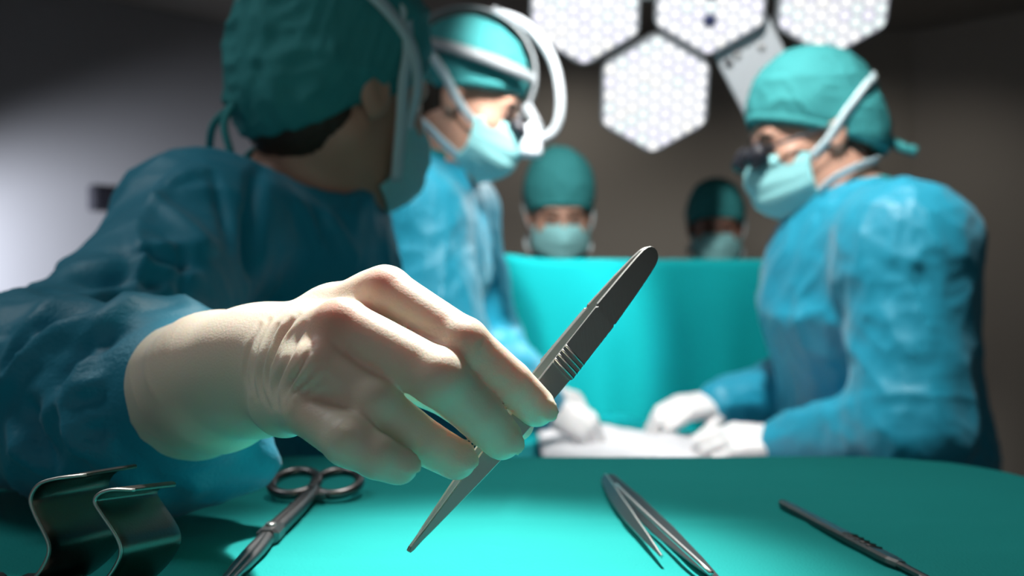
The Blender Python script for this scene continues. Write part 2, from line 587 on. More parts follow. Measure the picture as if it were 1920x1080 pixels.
it = empty('instrument_table', (-0.04, 0.55, 0), 'steel instrument stand hidden under a teal cloth', 'table')
rp = rrect(TX0 + 0.006, TX1 - 0.006, TY0 + 0.006, TY1 - 0.006, TR - 0.006)
n_ = len(rp)
pydata('tray_top', [(x, y, TABLE_Z - 0.022) for x, y in rp] + [(x, y, TABLE_Z - 0.004) for x, y in rp],
       [tuple(range(n_ - 1, -1, -1)), tuple(range(n_, 2 * n_))] + [(i, (i + 1) % n_, n_ + (i + 1) % n_, n_ + i) for i in range(n_)], M_STEEL, it, smooth=False)
for sx in (-0.36, 0.28):
    tube('post', [(sx, 0.42, 0.05), (sx, 0.42, TABLE_Z - 0.022)], 0.014, M_STEEL, it)
    tube('foot', [(sx, 0.32, 0.05), (sx, 0.75, 0.05)], 0.016, M_STEEL, it)
    for sy in (0.34, 0.73):
        tube('caster', [(sx - 0.012, sy, 0.026), (sx + 0.012, sy, 0.026)], 0.026, M_DARK, it, 14)
tube('crossbar', [(-0.36, 0.42, 0.25), (0.28, 0.42, 0.25)], 0.012, M_STEEL, it)

# cloth: flat top, rounded edge, hanging skirt with soft folds
rc = np.array(rrect(TX0, TX1, TY0, TY1, TR, 18))
per = len(rc)
# refill the straight runs so that the skirt can fold
den = []
for i in range(per):
    a, b = rc[i], rc[(i + 1) % per]
    k = max(1, int(np.linalg.norm(b - a) / 0.012))
    den += [a + (b - a) * j / k for j in range(k)]
rc = np.array(den); per = len(rc)
cen = np.array([(TX0 + TX1) / 2, (TY0 + TY1) / 2])
tn = np.roll(rc, -1, 0) - np.roll(rc, 1, 0)
outn = np.stack([tn[:, 1], -tn[:, 0]], 1); outn /= np.linalg.norm(outn, axis=1)[:, None]
cv, cf = [], []
rings = 46
for r in range(1, rings + 1):
    s_ = (r / rings) ** 0.8
    q = cen + (rc - cen) * s_
    P3 = np.column_stack([q, np.zeros(per)])
    lift = 0.0006 * vnoise(P3 * np.array([14, 40, 1]), 3) + 0.0010 * np.exp(-((q[:, 0] - 0.012 - 0.02 * np.sin(q[:, 1] * 9)) / 0.006) ** 2) \
        + 0.0008 * np.exp(-((q[:, 1] - 0.60 + 0.03 * q[:, 0]) / 0.005) ** 2)
    cv += [(x, y, TABLE_Z + 0.0012 + l) for (x, y), l in zip(q, lift)]
for k in range(1, 5):
    a = k / 4 * math.pi / 2
    q = rc + outn * 0.008 * math.sin(a)
    cv += [(x, y, TABLE_Z + 0.0012 - 0.008 * (1 - math.cos(a))) for x, y in q]
ar = np.arange(per) / per * 2 * math.pi
for k in range(1, 13):
    h = k / 12
    wv = (0.010 * np.sin(ar * 31) + 0.008 * np.sin(ar * 17 + 1.3)) * h ** 1.2 + 0.010 * h
    q = rc + outn * (0.008 + np.maximum(wv, 0.001))[:, None]
    cv += [(x, y, TABLE_Z - 0.008 - 0.36 * h) for x, y in q]
rows = rings + 4 + 12
for r in range(rows - 1):
    for i in range(per):
        j = (i + 1) % per
        cf.append((r * per + i, r * per + j, (r + 1) * per + j, (r + 1) * per + i)[::-1])
cf.append(tuple(range(per)))
cloth = pydata('table_cloth', cv, cf, M_CLOTH)
tag(cloth, 'teal surgical cloth spread over the instrument table', 'cloth')

# ================================================================== operating table, drapes and anaesthesia screen
ot = empty('operating_table', (0.17, 1.6, 0), 'operating table base hidden under the patient drapes', 'table')
box('table_pad', (0.17, 1.56, 0.80), (0.40, 1.1, 0.09), M_DARK, ot, bev=0.02)
box('column', (0.17, 1.62, 0.40), (0.26, 0.36, 0.72), M_STEEL, ot, bev=0.02)
box('base', (0.17, 1.62, 0.05), (0.46, 1.0, 0.10), M_STEEL, ot, bev=0.02)

PZ = CZ - 0.262


def drape(name, x0, x1, y0, y1, nx, ny, zf, m, label, cat, thick=0.002):
    X = np.linspace(x0, x1, nx); Y = np.linspace(y0, y1, ny)
    v = [(x, y, zf(x, y)) for y in Y for x in X]
    f = [(j * nx + i, j * nx + i + 1, (j + 1) * nx + i + 1, (j + 1) * nx + i) for j in range(ny - 1) for i in range(nx - 1)]
    o = pydata(name, v, f, m)
    md = o.modifiers.new('cloth_thickness', 'SOLIDIFY'); md.thickness = thick; md.offset = -1
    return tag(o, label, cat)


def body_z(x, y):
    c = (x - 0.17) / 0.23
    z = PZ - 0.035 * c * c - 0.30 * max(0, abs(c) - 0.9) * 2.2
    n = float(vnoise(np.array([[x * 13, y * 9, 0.0]]), 4)[0]) * 0.010 + float(vnoise(np.array([[x * 30, y * 22, 2.0]]), 9)[0]) * 0.004
    if y < 1.02: z -= (1.02 - y) * 3
    return z + n


drape('patient_drape', -0.07, 0.41, 0.93, 2.12, 60, 90, body_z, M_DRAPE, 'teal drape covering the patient on the operating table', 'drape')


def towel_z(x, y):
    return max(body_z(x, y), PZ - 0.06) + 0.012 + 0.006 * float(vnoise(np.array([[x * 25, y * 18, 5.0]]), 2)[0])


drape('white_towel', 0.045, 0.40, 1.36, 1.80, 50, 50, towel_z, M_WHITE, 'white towel laid under the gloved hands of the surgeons', 'towel', 0.004)

# anaesthesia screen: a frame with a hanging cloth
SD = 2.22
fr = empty('anaesthesia_screen', (0.2, SD, 0), 'steel frame carrying the upright teal drape', 'screen frame')
zt = CZ + 0.058
for x in (-0.42, 0.84):
    tube('upright', [(x, SD + 0.01, 0.0), (x, SD + 0.01, zt - 0.01)], 0.010, M_STEEL, fr)
tube('top_rail', [(-0.42, SD + 0.01, zt - 0.01), (0.84, SD + 0.01, zt - 0.01)], 0.009, M_STEEL, fr)
nx, ny = 150, 60
v, f = [], []
for j in range(ny):
    h = j / (ny - 1)
    for i in range(nx):
        x = -0.42 + 1.26 * i / (nx - 1)
        a = math.pi * min(1, h / 0.03)
        wob = (0.016 * math.sin(x * 21 + 1.1 * math.sin(h * 3)) + 0.010 * math.sin(x * 47 + 2)) * h ** 0.7
        bump_ = 0.012 * math.exp(-((x + 0.02) / 0.06) ** 2)
        if h < 0.03:
            y = SD + 0.01 - 0.013 * math.cos(math.pi - a * 0.5 - math.pi / 2); z = zt + 0.004
            y = SD + 0.022 - 0.026 * (h / 0.03)
            z = zt + 0.002 + 0.004 * math.sin(a)
        else:
            y = SD - 0.006 - 0.03 * (h - 0.03) + wob
            z = zt - 0.62 * (h - 0.03)
        v.append((x, y, z + bump_ * (1 - h)))
f = [(j * nx + i, (j + 1) * nx + i, (j + 1) * nx + i + 1, j * nx + i + 1) for j in range(ny - 1) for i in range(nx - 1)]
sd = pydata('screen_drape', v, f, M_DRAPE)
md = sd.modifiers.new('cloth_thickness', 'SOLIDIFY'); md.thickness = 0.0025; md.offset = -1
tag(sd, 'upright teal drape hanging between surgeons and anaesthetists', 'drape')

# ================================================================== surgical lamp with hexagonal modules
LN = norm((-0.03, -0.90, -0.40))
LX = norm(np.cross((0, 0, 1), -LN)) * -1
LX = norm(np.cross(-LN, (0, 0, 1)))
if LX[0] < 0: LX = -LX
LY = np.cross(LN, LX)
if LY[2] < 0: LY = -LY
C0 = W(1228, 178, LAMPD)


def on_lamp(px, py):
    r = W(px, py, 1.0) - np.array([0, 0, CZ])
    o = np.array([0, 0, CZ])
    t = ((C0 - o) @ LN) / (r @ LN)
    return o + r * t


lamp = empty('surgical_lamp', (float(C0[0]), float(C0[1]), CEIL), 'large ceiling operating lamp with white hexagonal light modules', 'surgical lamp')
HS = 0.147
hexv = [(math.cos(math.radians(90 + 60 * i)), math.sin(math.radians(90 + 60 * i))) for i in range(6)]


def hexring(s, z, rnd=0.12):
    out = []
    for i in range(6):
        p = np.array(hexv[i]); a = np.array(hexv[i - 1]); b = np.array(hexv[(i + 1) % 6])
        for k in range(4):
            t = k / 3
            q = (1 - t) ** 2 * (p + (a - p) * rnd) + 2 * t * (1 - t) * p + t * t * (p + (b - p) * rnd)
            out.append((q[0] * s, q[1] * s, z))
    return out


def prism_mesh(name, rings_, m):
    n = len(rings_[0]); v = [p for r in rings_ for p in r]; f = []
    for r in range(len(rings_) - 1):
        for i in range(n):
            f.append((r * n + i, r * n + (i + 1) % n, (r + 1) * n + (i + 1) % n, (r + 1) * n + i))
    f.append(tuple(range(n - 1, -1, -1))); f.append(tuple((len(rings_) - 1) * n + i for i in range(n)))
    me = bpy.data.meshes.new(name); me.from_pydata(v, [], f); me.materials.append(m); me.update()
    return me


house_me = prism_mesh('housing', [hexring(HS * 0.70, -0.065), hexring(HS * 0.97, -0.045), hexring(HS * 1.0, -0.006), hexring(HS * 0.985, 0.0)], M_GREY)
plate_me = prism_mesh('diffuser', [hexring(HS * 0.955, 0.0), hexring(HS * 0.95, 0.0035)], M_LENSPLATE)


def dome_mesh(name, r, m, n=10):
    v, f = [], []
    for q, z in ((1.0, 0.0), (0.85, 0.35), (0.45, 0.6)):
        v += [(r * q * math.cos(2 * math.pi * i / n), r * q * math.sin(2 * math.pi * i / n), r * z) for i in range(n)]
    for k in range(2):
        for i in range(n):
            f.append((k * n + i, k * n + (i + 1) % n, (k + 1) * n + (i + 1) % n, (k + 1) * n + i))
    f.append(tuple(2 * n + i for i in range(n)))
    me = bpy.data.meshes.new(name); me.from_pydata(v, [], f); me.materials.append(m)
    me.polygons.foreach_set('use_smooth', [True] * len(f)); me.update()
    return me


pit = HS * 0.950 / 4.55
led_me = [dome_mesh('led_lens', pit * 0.40, m) for m in M_LED]
sens_me = dome_mesh('sensor', pit * 0.50, M_LENS)
rng = np.random.RandomState(5)
RL = np.stack([LX, LY, LN], 1)


def hexlamp(root, c, Rm, sensors=()):
    M4 = Matrix.LocRotScale(Vector(c), Matrix(Rm.tolist()), None)
    h = bpy.data.objects.new('light_module', house_me); COL.objects.link(h)
    h.parent = root; h.matrix_parent_inverse = Matrix.Translation(root.location).inverted(); h.matrix_basis = M4
    p = bpy.data.objects.new('diffuser', plate_me); COL.objects.link(p); p.parent = h
    for q in range(-4, 5):
        for r in range(-4, 5):
            if abs(q + r) > 4: continue
            x, y = r * pit * 0.866, q * pit + r * pit * 0.5
            if (q, r) in sensors:
                o = bpy.data.objects.new('sensor', sens_me)
            else:
                o = bpy.data.objects.new('led_lens', led_me[rng.choice(4, p=[0.55, 0.16, 0.17, 0.12])])
            COL.objects.link(o); o.parent = h; o.location = (x, y, 0.0035)
    return h


HEX = [(1228, 178), (1097, 6), (1334, -13), (1566, -10)]
for i, (px, py) in enumerate(HEX):
    h = hexlamp(lamp, on_lamp(px, py), RL, ((-2, 0), (0, 0)) if i == 2 else ())
# back frame, bracket plate, rail and suspension
for (a, b) in ((0, 1), (0, 2), (1, 2), (2, 3)):
    pa, pb = on_lamp(*HEX[a]) - LN * 0.062, on_lamp(*HEX[b]) - LN * 0.062
    tube('frame_bar', [pa, pb], 0.016, M_GREY, lamp, 10)
ex = norm(on_lamp(1440, 48) - on_lamp(1340, 105)); ey = norm(np.cross(LN, ex))
Rb = np.stack([ex, ey, LN], 1)
pc = on_lamp(1427, 138) - LN * 0.05
bp_ = box('bracket_plate', pc, (0.150, 0.235, 0.035), M_PALE, lamp, Rb, 0.006)
for (px, py, m_, r_) in ((1370, 123, M_DARK, 0.009), (1386, 108, M_STEEL2, 0.007), (1432, 92, M_STEEL2, 0.007)):  # one dark screw; the two bright discs stand in for highlights
    q = on_lamp(px, py) - LN * 0.030
    tube('screw_and_glint', [q, q + LN * 0.004], r_, m_, bp_, 12)
r0 = on_lamp(1612, 60) - LN * 0.08
tube('grab_rail', spline([r0, r0 + [0, 0, -0.13], r0 + [-0.02, 0, -0.22], r0 + [-0.12, 0, -0.25], pc - ey * 0.10 * np.sign(ey[2] or 1)], 6), 0.0105, M_GREY, lamp, 10)
hub = on_lamp(1334, -13) - LN * 0.10
tube('hub', [hub + LN * 0.03, hub, hub - LN * 0.06], [0.06, 0.07, 0.04], M_GREY, lamp, 18)
tube('suspension_arm', spline([hub - LN * 0.05, hub - LN * 0.05 + [0, 0.10, 0.25], (hub[0], hub[1] + 0.18, CEIL - 0.12), (hub[0], hub[1] + 0.18, CEIL)], 8), 0.026, M_PALE, lamp, 12)

# assumed lamp body for the aimed spots, unseen above the frame
l2 = empty('surgical_lamp', (float(OVER[0]), float(OVER[1]), CEIL), 'assumed round operating lamp head, unseen above the instrument table', 'surgical lamp')
for dl, where in zip(DOWN, ('beside the angled corner', 'above the two anaesthetists')):
    dw = empty('wall_wash_fill', (dl[0], dl[1], CEIL), 'added unseen wall washing lamp ' + where, 'downlight', 'added fill lights by the back wall')
    tube('trim_ring', [(dl[0] + 0.07 * math.cos(a), dl[1] + 0.07 * math.sin(a), CEIL - 0.006) for a in np.linspace(0, 2 * math.pi, 24, endpoint=False)], 0.007, M_PALE, dw, 8, closed=True)
    tube('reflector', [(dl[0], dl[1], CEIL - 0.002), (dl[0], dl[1], CEIL - 0.010)], [0.06, 0.066], M_STEEL2, dw, 20)
cl_ = empty('fill_panel', (FILL_PANEL[0], FILL_PANEL[1], CEIL), 'added unseen fill panel that brings out the gown folds', 'ceiling light')
for sx, sy, lx, ly in ((0, 0.2, 1.2, 0.03), (0, -0.2, 1.2, 0.03), (0.585, 0, 0.03, 0.37), (-0.585, 0, 0.03, 0.37)):
    box('frame_edge', FILL_PANEL + np.array([sx, sy, 0.010]), (lx, ly, 0.038), M_PALE, cl_)
box('backing', FILL_PANEL + np.array([0, 0, 0.022]), (1.14, 0.37, 0.012), M_PALE, cl_)
od = norm(np.array([0.02, 0.50, TABLE_Z]) - OVER)
tube('assumed_lamp_head', [OVER - od * 0.20, OVER - od * 0.19, OVER - od * 0.15, OVER - od * 0.135], [0.07, 0.20, 0.25, 0.25], M_PALE, l2, 28)
tube('suspension_arm', [OVER - od * 0.19, OVER - od * 0.19 + [0, 0.05, 0.06], (OVER[0], OVER[1] + 0.25, CEIL - 0.05), (OVER[0], OVER[1] + 0.25, CEIL)], 0.025, M_PALE, l2, 12)


# ================================================================== instruments
def leafmesh(name, axis0, axis1, nrm, prof, th, m, parent, bow=None, off=0.0):
    """flat tapering blade from axis0 to axis1; prof = [(t, half width)]; bow(t) pushes it along nrm"""
    a = np.asarray(axis0, float); b = np.asarray(axis1, float); ax = norm(b - a)
    n = norm(np.asarray(nrm, float) - ax * (np.asarray(nrm, float) @ ax)); s = np.cross(n, ax)
    v, f = [], []
    for t, w in prof:
        c = a + (b - a) * t + n * (off + (bow(t) if bow else 0))
        e = min(th * 0.3, w * 0.4)
        for (x, z) in ((-w + e, 0), (w - e, 0), (w, e), (w, th - e), (w - e, th), (-w + e, th), (-w, th - e), (-w, e)):
            v.append(c + s * x + n * z)
    k = 8
    for i in range(len(prof) - 1):
        for j in range(k):
            f.append((i * k + j, i * k + (j + 1) % k, (i + 1) * k + (j + 1) % k, (i + 1) * k + j))
    f.append(tuple(range(k - 1, -1, -1))); f.append(tuple((len(prof) - 1) * k + j for j in range(k)))
    return pydata(name, v, f, m, parent, smooth=False)


def profile(pts, n=40):
    ts = sorted(set(list(np.linspace(0, 1, n)) + [p[0] for p in pts]))
    return [(t, float(np.interp(t, [p[0] for p in pts], [p[1] for p in pts]))) for t in ts]


# forceps in the hand
FA, FB = W(1226, 468, 0.472), W(766, 1034, 0.407)
FAX = norm(FB - FA)
tocam = np.array([0, 0, CZ]) - (FA + FB) / 2
fn = norm(tocam - FAX * (tocam @ FAX)); fs = np.cross(fn, FAX)
if fs[0] > 0: fs = -fs                       # points to the upper left in the picture
FN = norm(fn * math.cos(math.radians(22)) - fs * math.sin(math.radians(22)))
hf = empty('tissue_forceps', FA, 'steel tissue forceps held upright between gloved fingers', 'forceps')
fprof = profile([(0, 0.0015), (0.006, 0.0034), (0.015, 0.0046), (0.03, 0.0054), (0.06, 0.0060), (0.13, 0.0067), (0.24, 0.0074), (0.246, 0.0068), (0.38, 0.0068), (0.45, 0.0066),
                 (0.60, 0.0060), (0.70, 0.0052), (0.78, 0.0042), (0.88, 0.0026), (0.96, 0.0014), (0.99, 0.0012), (1, 0.0006)], 50)
gap = lambda t: 0.0042 * math.sin(math.pi * min(1, t / 0.98)) ** 0.8
fprof = [(t, w * 0.9) for t, w in fprof]
for sgn in (1, -1):
    lf = leafmesh('leaf', FA, FB, FN * sgn, fprof, 0.0013, M_STEEL, hf, lambda t: gap(t) * (1.0 if t < 0.95 else 0.6), 0.0002)
    # raised grip pad with cross ridges
    ga, gb = FA + (FB - FA) * 0.246, FA + (FB - FA) * 0.44
    pad = leafmesh('grip_pad', ga, gb, FN * sgn, [(0, 0.0056), (0.03, 0.0064), (0.97, 0.0064), (1, 0.0056)], 0.0007, M_STEEL, lf, lambda t: gap(0.246 + 0.194 * t), 0.0014)
    for t in (0.385, 0.400, 0.415, 0.430):
        c = FA + (FB - FA) * t + FN * sgn * (gap(t) + 0.0021)
        sv = np.cross(FN, FAX)
        tube('grip_ridge', [c - sv * 0.0062, c + sv * 0.0062], 0.0006, M_STEEL2, lf, 6)
tube('joint_rivet', [FA + (FB - FA) * 0.05 - FN * 0.0022, FA + (FB - FA) * 0.05 + FN * 0.0022], 0.0016, M_STEEL2, hf, 10)

# ring-handled clamp
cl = empty('clamp', T(585, 915), 'long ring handled clamp lying beside the sleeve on the teal cloth', 'clamp')
pz = 0.005
base_dir = norm(T(430, 1080) - T(585, 915))
base_dir[2] = 0; base_dir = norm(base_dir)
side = np.array([-base_dir[1], base_dir[0], 0])
if side[0] > 0: side = -side                  # towards the left ring
piv = T(508, 1000, pz)
tipc = T(405, 1112, pz)
for sgn, cx in ((1, 553), (-1, 632)):
    rc_ = T(cx, 905, 0.010)
    ring = [rc_ + np.array([0.0150 * math.cos(a), 0.0200 * math.sin(a), 0.004 * math.sin(a)]) for a in np.linspace(0, 2 * math.pi, 28, endpoint=False)]
    hh = tube('finger_ring', ring, 0.0033, M_STEELD, cl, 10, closed=True)
    st = rc_ + np.array([0.0125 * sgn, -0.012, -0.002])
    sh = spline([st, T(586 - 2 * sgn, 922, 0.008), T(560 - 4 * sgn, 950, 0.007), piv + side * 0.0015 * sgn], 8)
    tube('shank', sh, list(np.linspace(0.0030, 0.0044, len(sh))), M_STEELD, cl, 10)
    jw = spline([piv, piv + (tipc - piv) * 0.4 - side * 0.0022 * sgn, tipc - side * 0.0009 * sgn], 8)
    tube('jaw', jw, list(np.linspace(0.0042, 0.0018, len(jw))), M_STEELD, cl, 10)
leafmesh('box_lock', piv - base_dir * 0.011, piv + base_dir * 0.011, (0, 0, 1), [(0, 0.004), (0.15, 0.0062), (0.85, 0.0062), (1, 0.004)], 0.009, M_STEELD, cl, off=-0.0045)
tube('pivot_screw', [piv + [0, 0, 0.004], piv + [0, 0, 0.0056]], 0.0028, M_STEEL2, cl, 12)
rt = T(588, 925, 0.008)
box('ratchet', rt + np.array([0, 0, -0.002]), (0.016, 0.0035, 0.0045), M_STEELD, cl, None, 0.0006)

# thumb forceps lying open on the cloth
tf = empty('thumb_forceps', T(1140, 905), 'open steel thumb forceps lying in the bright pool of light', 'forceps')
J0 = T(1136, 899, 0.005)
E1 = T(1243, 1058, 0.0025); E2 = T(1352, 1106, 0.0025)
lp = profile([(0, 0.0030), (0.03, 0.0045), (0.3, 0.0058), (0.6, 0.0052), (0.85, 0.0030), (1, 0.0010)], 24)
side2 = np.array([1.0, 0.0, 0.0])
n1 = norm(np.array([-0.85, -0.15, 0.5])); n2 = norm(np.array([-0.50, -0.2, 0.85]))
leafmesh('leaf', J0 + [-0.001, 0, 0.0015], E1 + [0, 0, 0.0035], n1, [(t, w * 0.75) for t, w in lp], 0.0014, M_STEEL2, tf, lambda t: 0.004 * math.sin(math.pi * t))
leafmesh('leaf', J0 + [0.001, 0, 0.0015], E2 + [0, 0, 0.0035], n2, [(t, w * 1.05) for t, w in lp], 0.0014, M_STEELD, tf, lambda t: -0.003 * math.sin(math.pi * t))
ed = norm(E2 - J0)
tube('leaf_highlight', [J0 + (E2 - J0) * t + np.array([-0.0045 - 0.001 * math.sin(math.pi * t), 0, 0.0075]) for t in np.linspace(0.22, 1, 12)], 0.0013, M_STEEL2, tf, 8)  # polished strip standing in for light caught by the leaf edge
leafmesh('joint_cap', J0 + (J0 - E1) * 0.012, J0 + (E1 - J0) * 0.10, (0, 0, 1), [(0, 0.0018), (0.2, 0.0034), (1, 0.0038)], 0.006, M_STEELD, tf, off=-0.0035)

# scalpel
sp = empty('scalpel', T(1475, 948), 'scalpel with a flat steel handle lying alone near the table corner', 'scalpel')
SA, SB = T(1466, 944, 0.003), T(1690, 1062, 0.003)
leafmesh('handle', SA, SB, (0.25, -0.35, 0.9), profile([(0, 0.0020), (0.02, 0.0036), (0.06, 0.0045), (0.5, 0.0056), (0.9, 0.0056), (0.95, 0.0050), (1, 0.0030)], 26), 0.0045, M_STEELD, sp, off=-0.002)
SD_ = norm(SB - SA)
SC_ = SB + SD_ * 0.026
leafmesh('neck', SB - SD_ * 0.002, SC_, (0.25, -0.35, 0.9), profile([(0, 0.0032), (0.2, 0.0024), (1, 0.0022)], 8), 0.0032, M_STEELD, sp, off=-0.0012)
leafmesh('blade', SC_ - SD_ * 0.006, SC_ + SD_ * 0.034, (0.25, -0.35, 0.9), profile([(0, 0.0026), (0.2, 0.0034), (0.6, 0.0034), (1, 0.0004)], 12), 0.0006, M_STEEL2, sp, off=0.0006)
for k in range(5):
    c = SA + (SB - SA) * (0.62 + 0.045 * k) + np.array([0.0006, -0.001, 0.0027])
    sv = norm(np.cross(SD_, (0.25, -0.35, 0.9)))
    tube('grip_ridge', [c - sv * 0.0046, c + sv * 0.0046], 0.00045, M_STEELD, sp, 6)


# curved retractor blades, lower left
def retractor(pix, ext, label, d0):
    prof = spline([W(x, y, d0) for x, y in pix], 7)
    e = np.array(ext)
    root = empty('retractor', (float(prof[-1][0]), float(prof[-1][1]), TABLE_Z), label, 'retractor')
    v, f = [], []
    K = 9; n = len(prof)
    for j in range(K):
        t = j / (K - 1)
        for i, p in enumerate(prof):
            s_ = i / (n - 1)
            lim = 1.0 - 0.30 * max(0, 1 - s_ / 0.10) ** 2      # rounded lip
            q = p + e * (0.5 + (t - 0.5) * lim)
            v.append((q[0], q[1], max(q[2], TABLE_Z + 0.0030)))
    for j in range(K - 1):
        for i in range(n - 1):
            f.append((j * n + i, j * n + i + 1, (j + 1) * n + i + 1, (j + 1) * n + i))
    o = pydata('blade', v, f, M_BLADE, root)
    md = o.modifiers.new('sheet_thickness', 'SOLIDIFY'); md.thickness = 0.0016; md.offset = 0
    bevel(o, 0.0004, 2)
    tube('edge_highlight', [p + e * 0.5 * 0.30 * max(0, 1 - (i / (n - 1)) / 0.10) ** 2 - np.array([0, 0.0006, 0]) for i, p in enumerate(prof) if p[2] > TABLE_Z + 0.003], 0.0008, M_STEEL, o, 8)  # brighter strip added as the highlight along the front edge
    p = prof[-1]
    h0 = np.array([p[0], p[1], TABLE_Z + 0.0062]) + e * 0.5
    h0[2] = TABLE_Z + 0.0062
    tube('handle', [h0 + [0.004, 0.004, 0], h0 + [0.0, -0.02, 0], h0 + [-0.01, -0.10, 0]], [0.0044, 0.0048, 0.0048], M_STEELD, root, 12)
    return root


retractor([(140, 894), (106, 897), (74, 908), (58, 934), (66, 964), (82, 996), (92, 1022), (89, 1046), (70, 1078), (38, 1108), (0, 1132), (-50, 1148), (-110, 1152)],
          (0.012, 0.052, -0.004), 'curved steel retractor nearest the picture corner, its edge gleaming', 0.43)
retractor([(235, 921), (210, 918), (188, 925), (178, 940), (190, 962), (208, 988), (222, 1012), (227, 1032), (222, 1052), (203, 1082), (172, 1112), (130, 1134), (90, 1146), (60, 1150)],
          (0.010, 0.046, -0.006), 'smaller curved steel retractor standing between the first retractor and the clamp', 0.43)


# ================================================================== people
def headframe(yaw, pitch, roll=0.0):
    y, p, r = map(math.radians, (yaw, pitch, roll))
    f = np.array([math.cos(y) * math.cos(p), math.sin(y) * math.cos(p), -math.sin(p)])
    l = np.array([-math.sin(y), math.cos(y), 0.0])
    u = np.cross(f, l)
    l, u = l * math.cos(r) + u * math.sin(r), u * math.cos(r) - l * math.sin(r)
    return np.stack([f, l, u], 1)


def head_volume(F_, H, c):
    L = lambda f, l, u: c + H @ np.array([f, l, u])
    F_.ell(L(-0.012, 0, 0.042), (0.096, 0.075, 0.086), H, 0.02)
    F_.ell(L(0.030, 0, -0.030), (0.060, 0.060, 0.085), H, 0.03)
    for s in (-1, 1):
        F_.cone(L(-0.010, 0.050 * s, -0.05), L(0.062, 0.020 * s, -0.098), 0.022, 0.018, 0.03)
        F_.ell(L(0.060, 0.040 * s, -0.026), (0.026, 0.024, 0.024), H, 0.02)
    F_.ell(L(0.072, 0, -0.098), (0.020, 0.022, 0.018), H, 0.02)
    F_.cone(L(0.078, -0.032, 0.022), L(0.078, 0.032, 0.022), 0.012, 0.012, 0.02)
    for s in (-1, 1):
        F_.ell(L(0.096, 0.031 * s, 0.003), (0.016, 0.017, 0.011), H, 0.010, sub=True)
        F_.ell(L(0.076, 0.031 * s, 0.003), (0.012, 0.013, 0.010), H, 0.002)
    F_.cone(L(0.090, 0, 0.010), L(0.113, 0, -0.030), 0.008, 0.011, 0.012)
    for s in (-1, 1):
        F_.ell(L(0.104, 0.011 * s, -0.036), (0.011, 0.008, 0.008), H, 0.006)
    F_.cone(L(0.088, -0.018, -0.066), L(0.088, 0.018, -0.066), 0.009, 0.009, 0.01)
    for s in (-1, 1):
        Re = H @ np.array(Matrix.Rotation(math.radians(-14), 3, 'Y'))
        F_.ell(L(-0.006, 0.079 * s, -0.004), (0.020, 0.008, 0.033), Re, 0.004)
        F_.ell(L(0.000, 0.087 * s, 0.000), (0.011, 0.006, 0.018), Re, 0.004, sub=True)
    return L


CAPR = np.array([0.108, 0.088, 0.100]); CAPC = np.array([-0.016, 0, 0.048])


def cap_dist(p):
    return np.linalg.norm((p - CAPC) / CAPR)


def push_out(p, off):
    """lift a head-space point just clear of the capped head"""
    k = cap_dist(p)
    R = CAPR + off
    k = np.linalg.norm((p - CAPC) / R)
    if k < 1: p = CAPC + (p - CAPC) / k
    return p


def make_mask(H, c, parent, m=None, wide=1.0):
    nu, nv = 41, 33
    v = []
    for j in range(nv):
        b = j / (nv - 1)
        for i in range(nu):
            a = -1 + 2 * i / (nu - 1)
            phi = math.radians(64) * a * wide
            pinch = 1 - 0.36 * abs(a) ** 2.2
            top = 0.000 - 0.010 * (1 - abs(a)) + 0.010 * math.exp(-(a / 0.16) ** 2)
            bot = -0.122 + 0.004 * abs(a)
            mid = -0.062
            u = bot + (top - bot) * b
            u = mid + (u - mid) * pinch
            nose = math.exp(-(phi / 0.50) ** 2)
            vert = math.sin(math.pi * min(1, max(0, 0.10 + 0.84 * b))) ** 0.6
            rf = 0.082 + 0.030 * vert + 0.022 * nose * math.exp(-((u + 0.034) / 0.030) ** 2) + 0.012 * nose * math.exp(-((u + 0.085) / 0.03) ** 2)
            rf -= 0.020 * max(0, 1 - b * 3.2)
            rl = 0.0775 + 0.004 * vert - 0.012 * max(0, 1 - b * 2.5)
            ple = 0.0022 * (1 - abs(a) ** 3) * ((b * 4.5) % 1.0 - 0.5)
            r = np.array([(rf + ple) * math.cos(phi), (rl + ple) * math.sin(phi), u])
            v.append(c + H @ r)
    f = [(j * nu + i, j * nu + i + 1, (j + 1) * nu + i + 1, (j + 1) * nu + i) for j in range(nv - 1) for i in range(nu - 1)]
    o = pydata('mask', v, f, m or M_MASK, parent)
    md = o.modifiers.new('cloth_thickness', 'SOLIDIFY'); md.thickness = 0.002; md.offset = 0
    return o


def strap(H, c, ctrl, parent, width=0.015, m=None, name='strap'):
    pts = []
    for p in spline(ctrl, 10):
        pts.append(push_out(p, 0.004))
    nr = [H @ norm((p - CAPC) / CAPR ** 2) for p in pts]
    return ribbon(name, [c + H @ p for p in pts], nr, width, 0.0016, m or M_STRAP, parent)


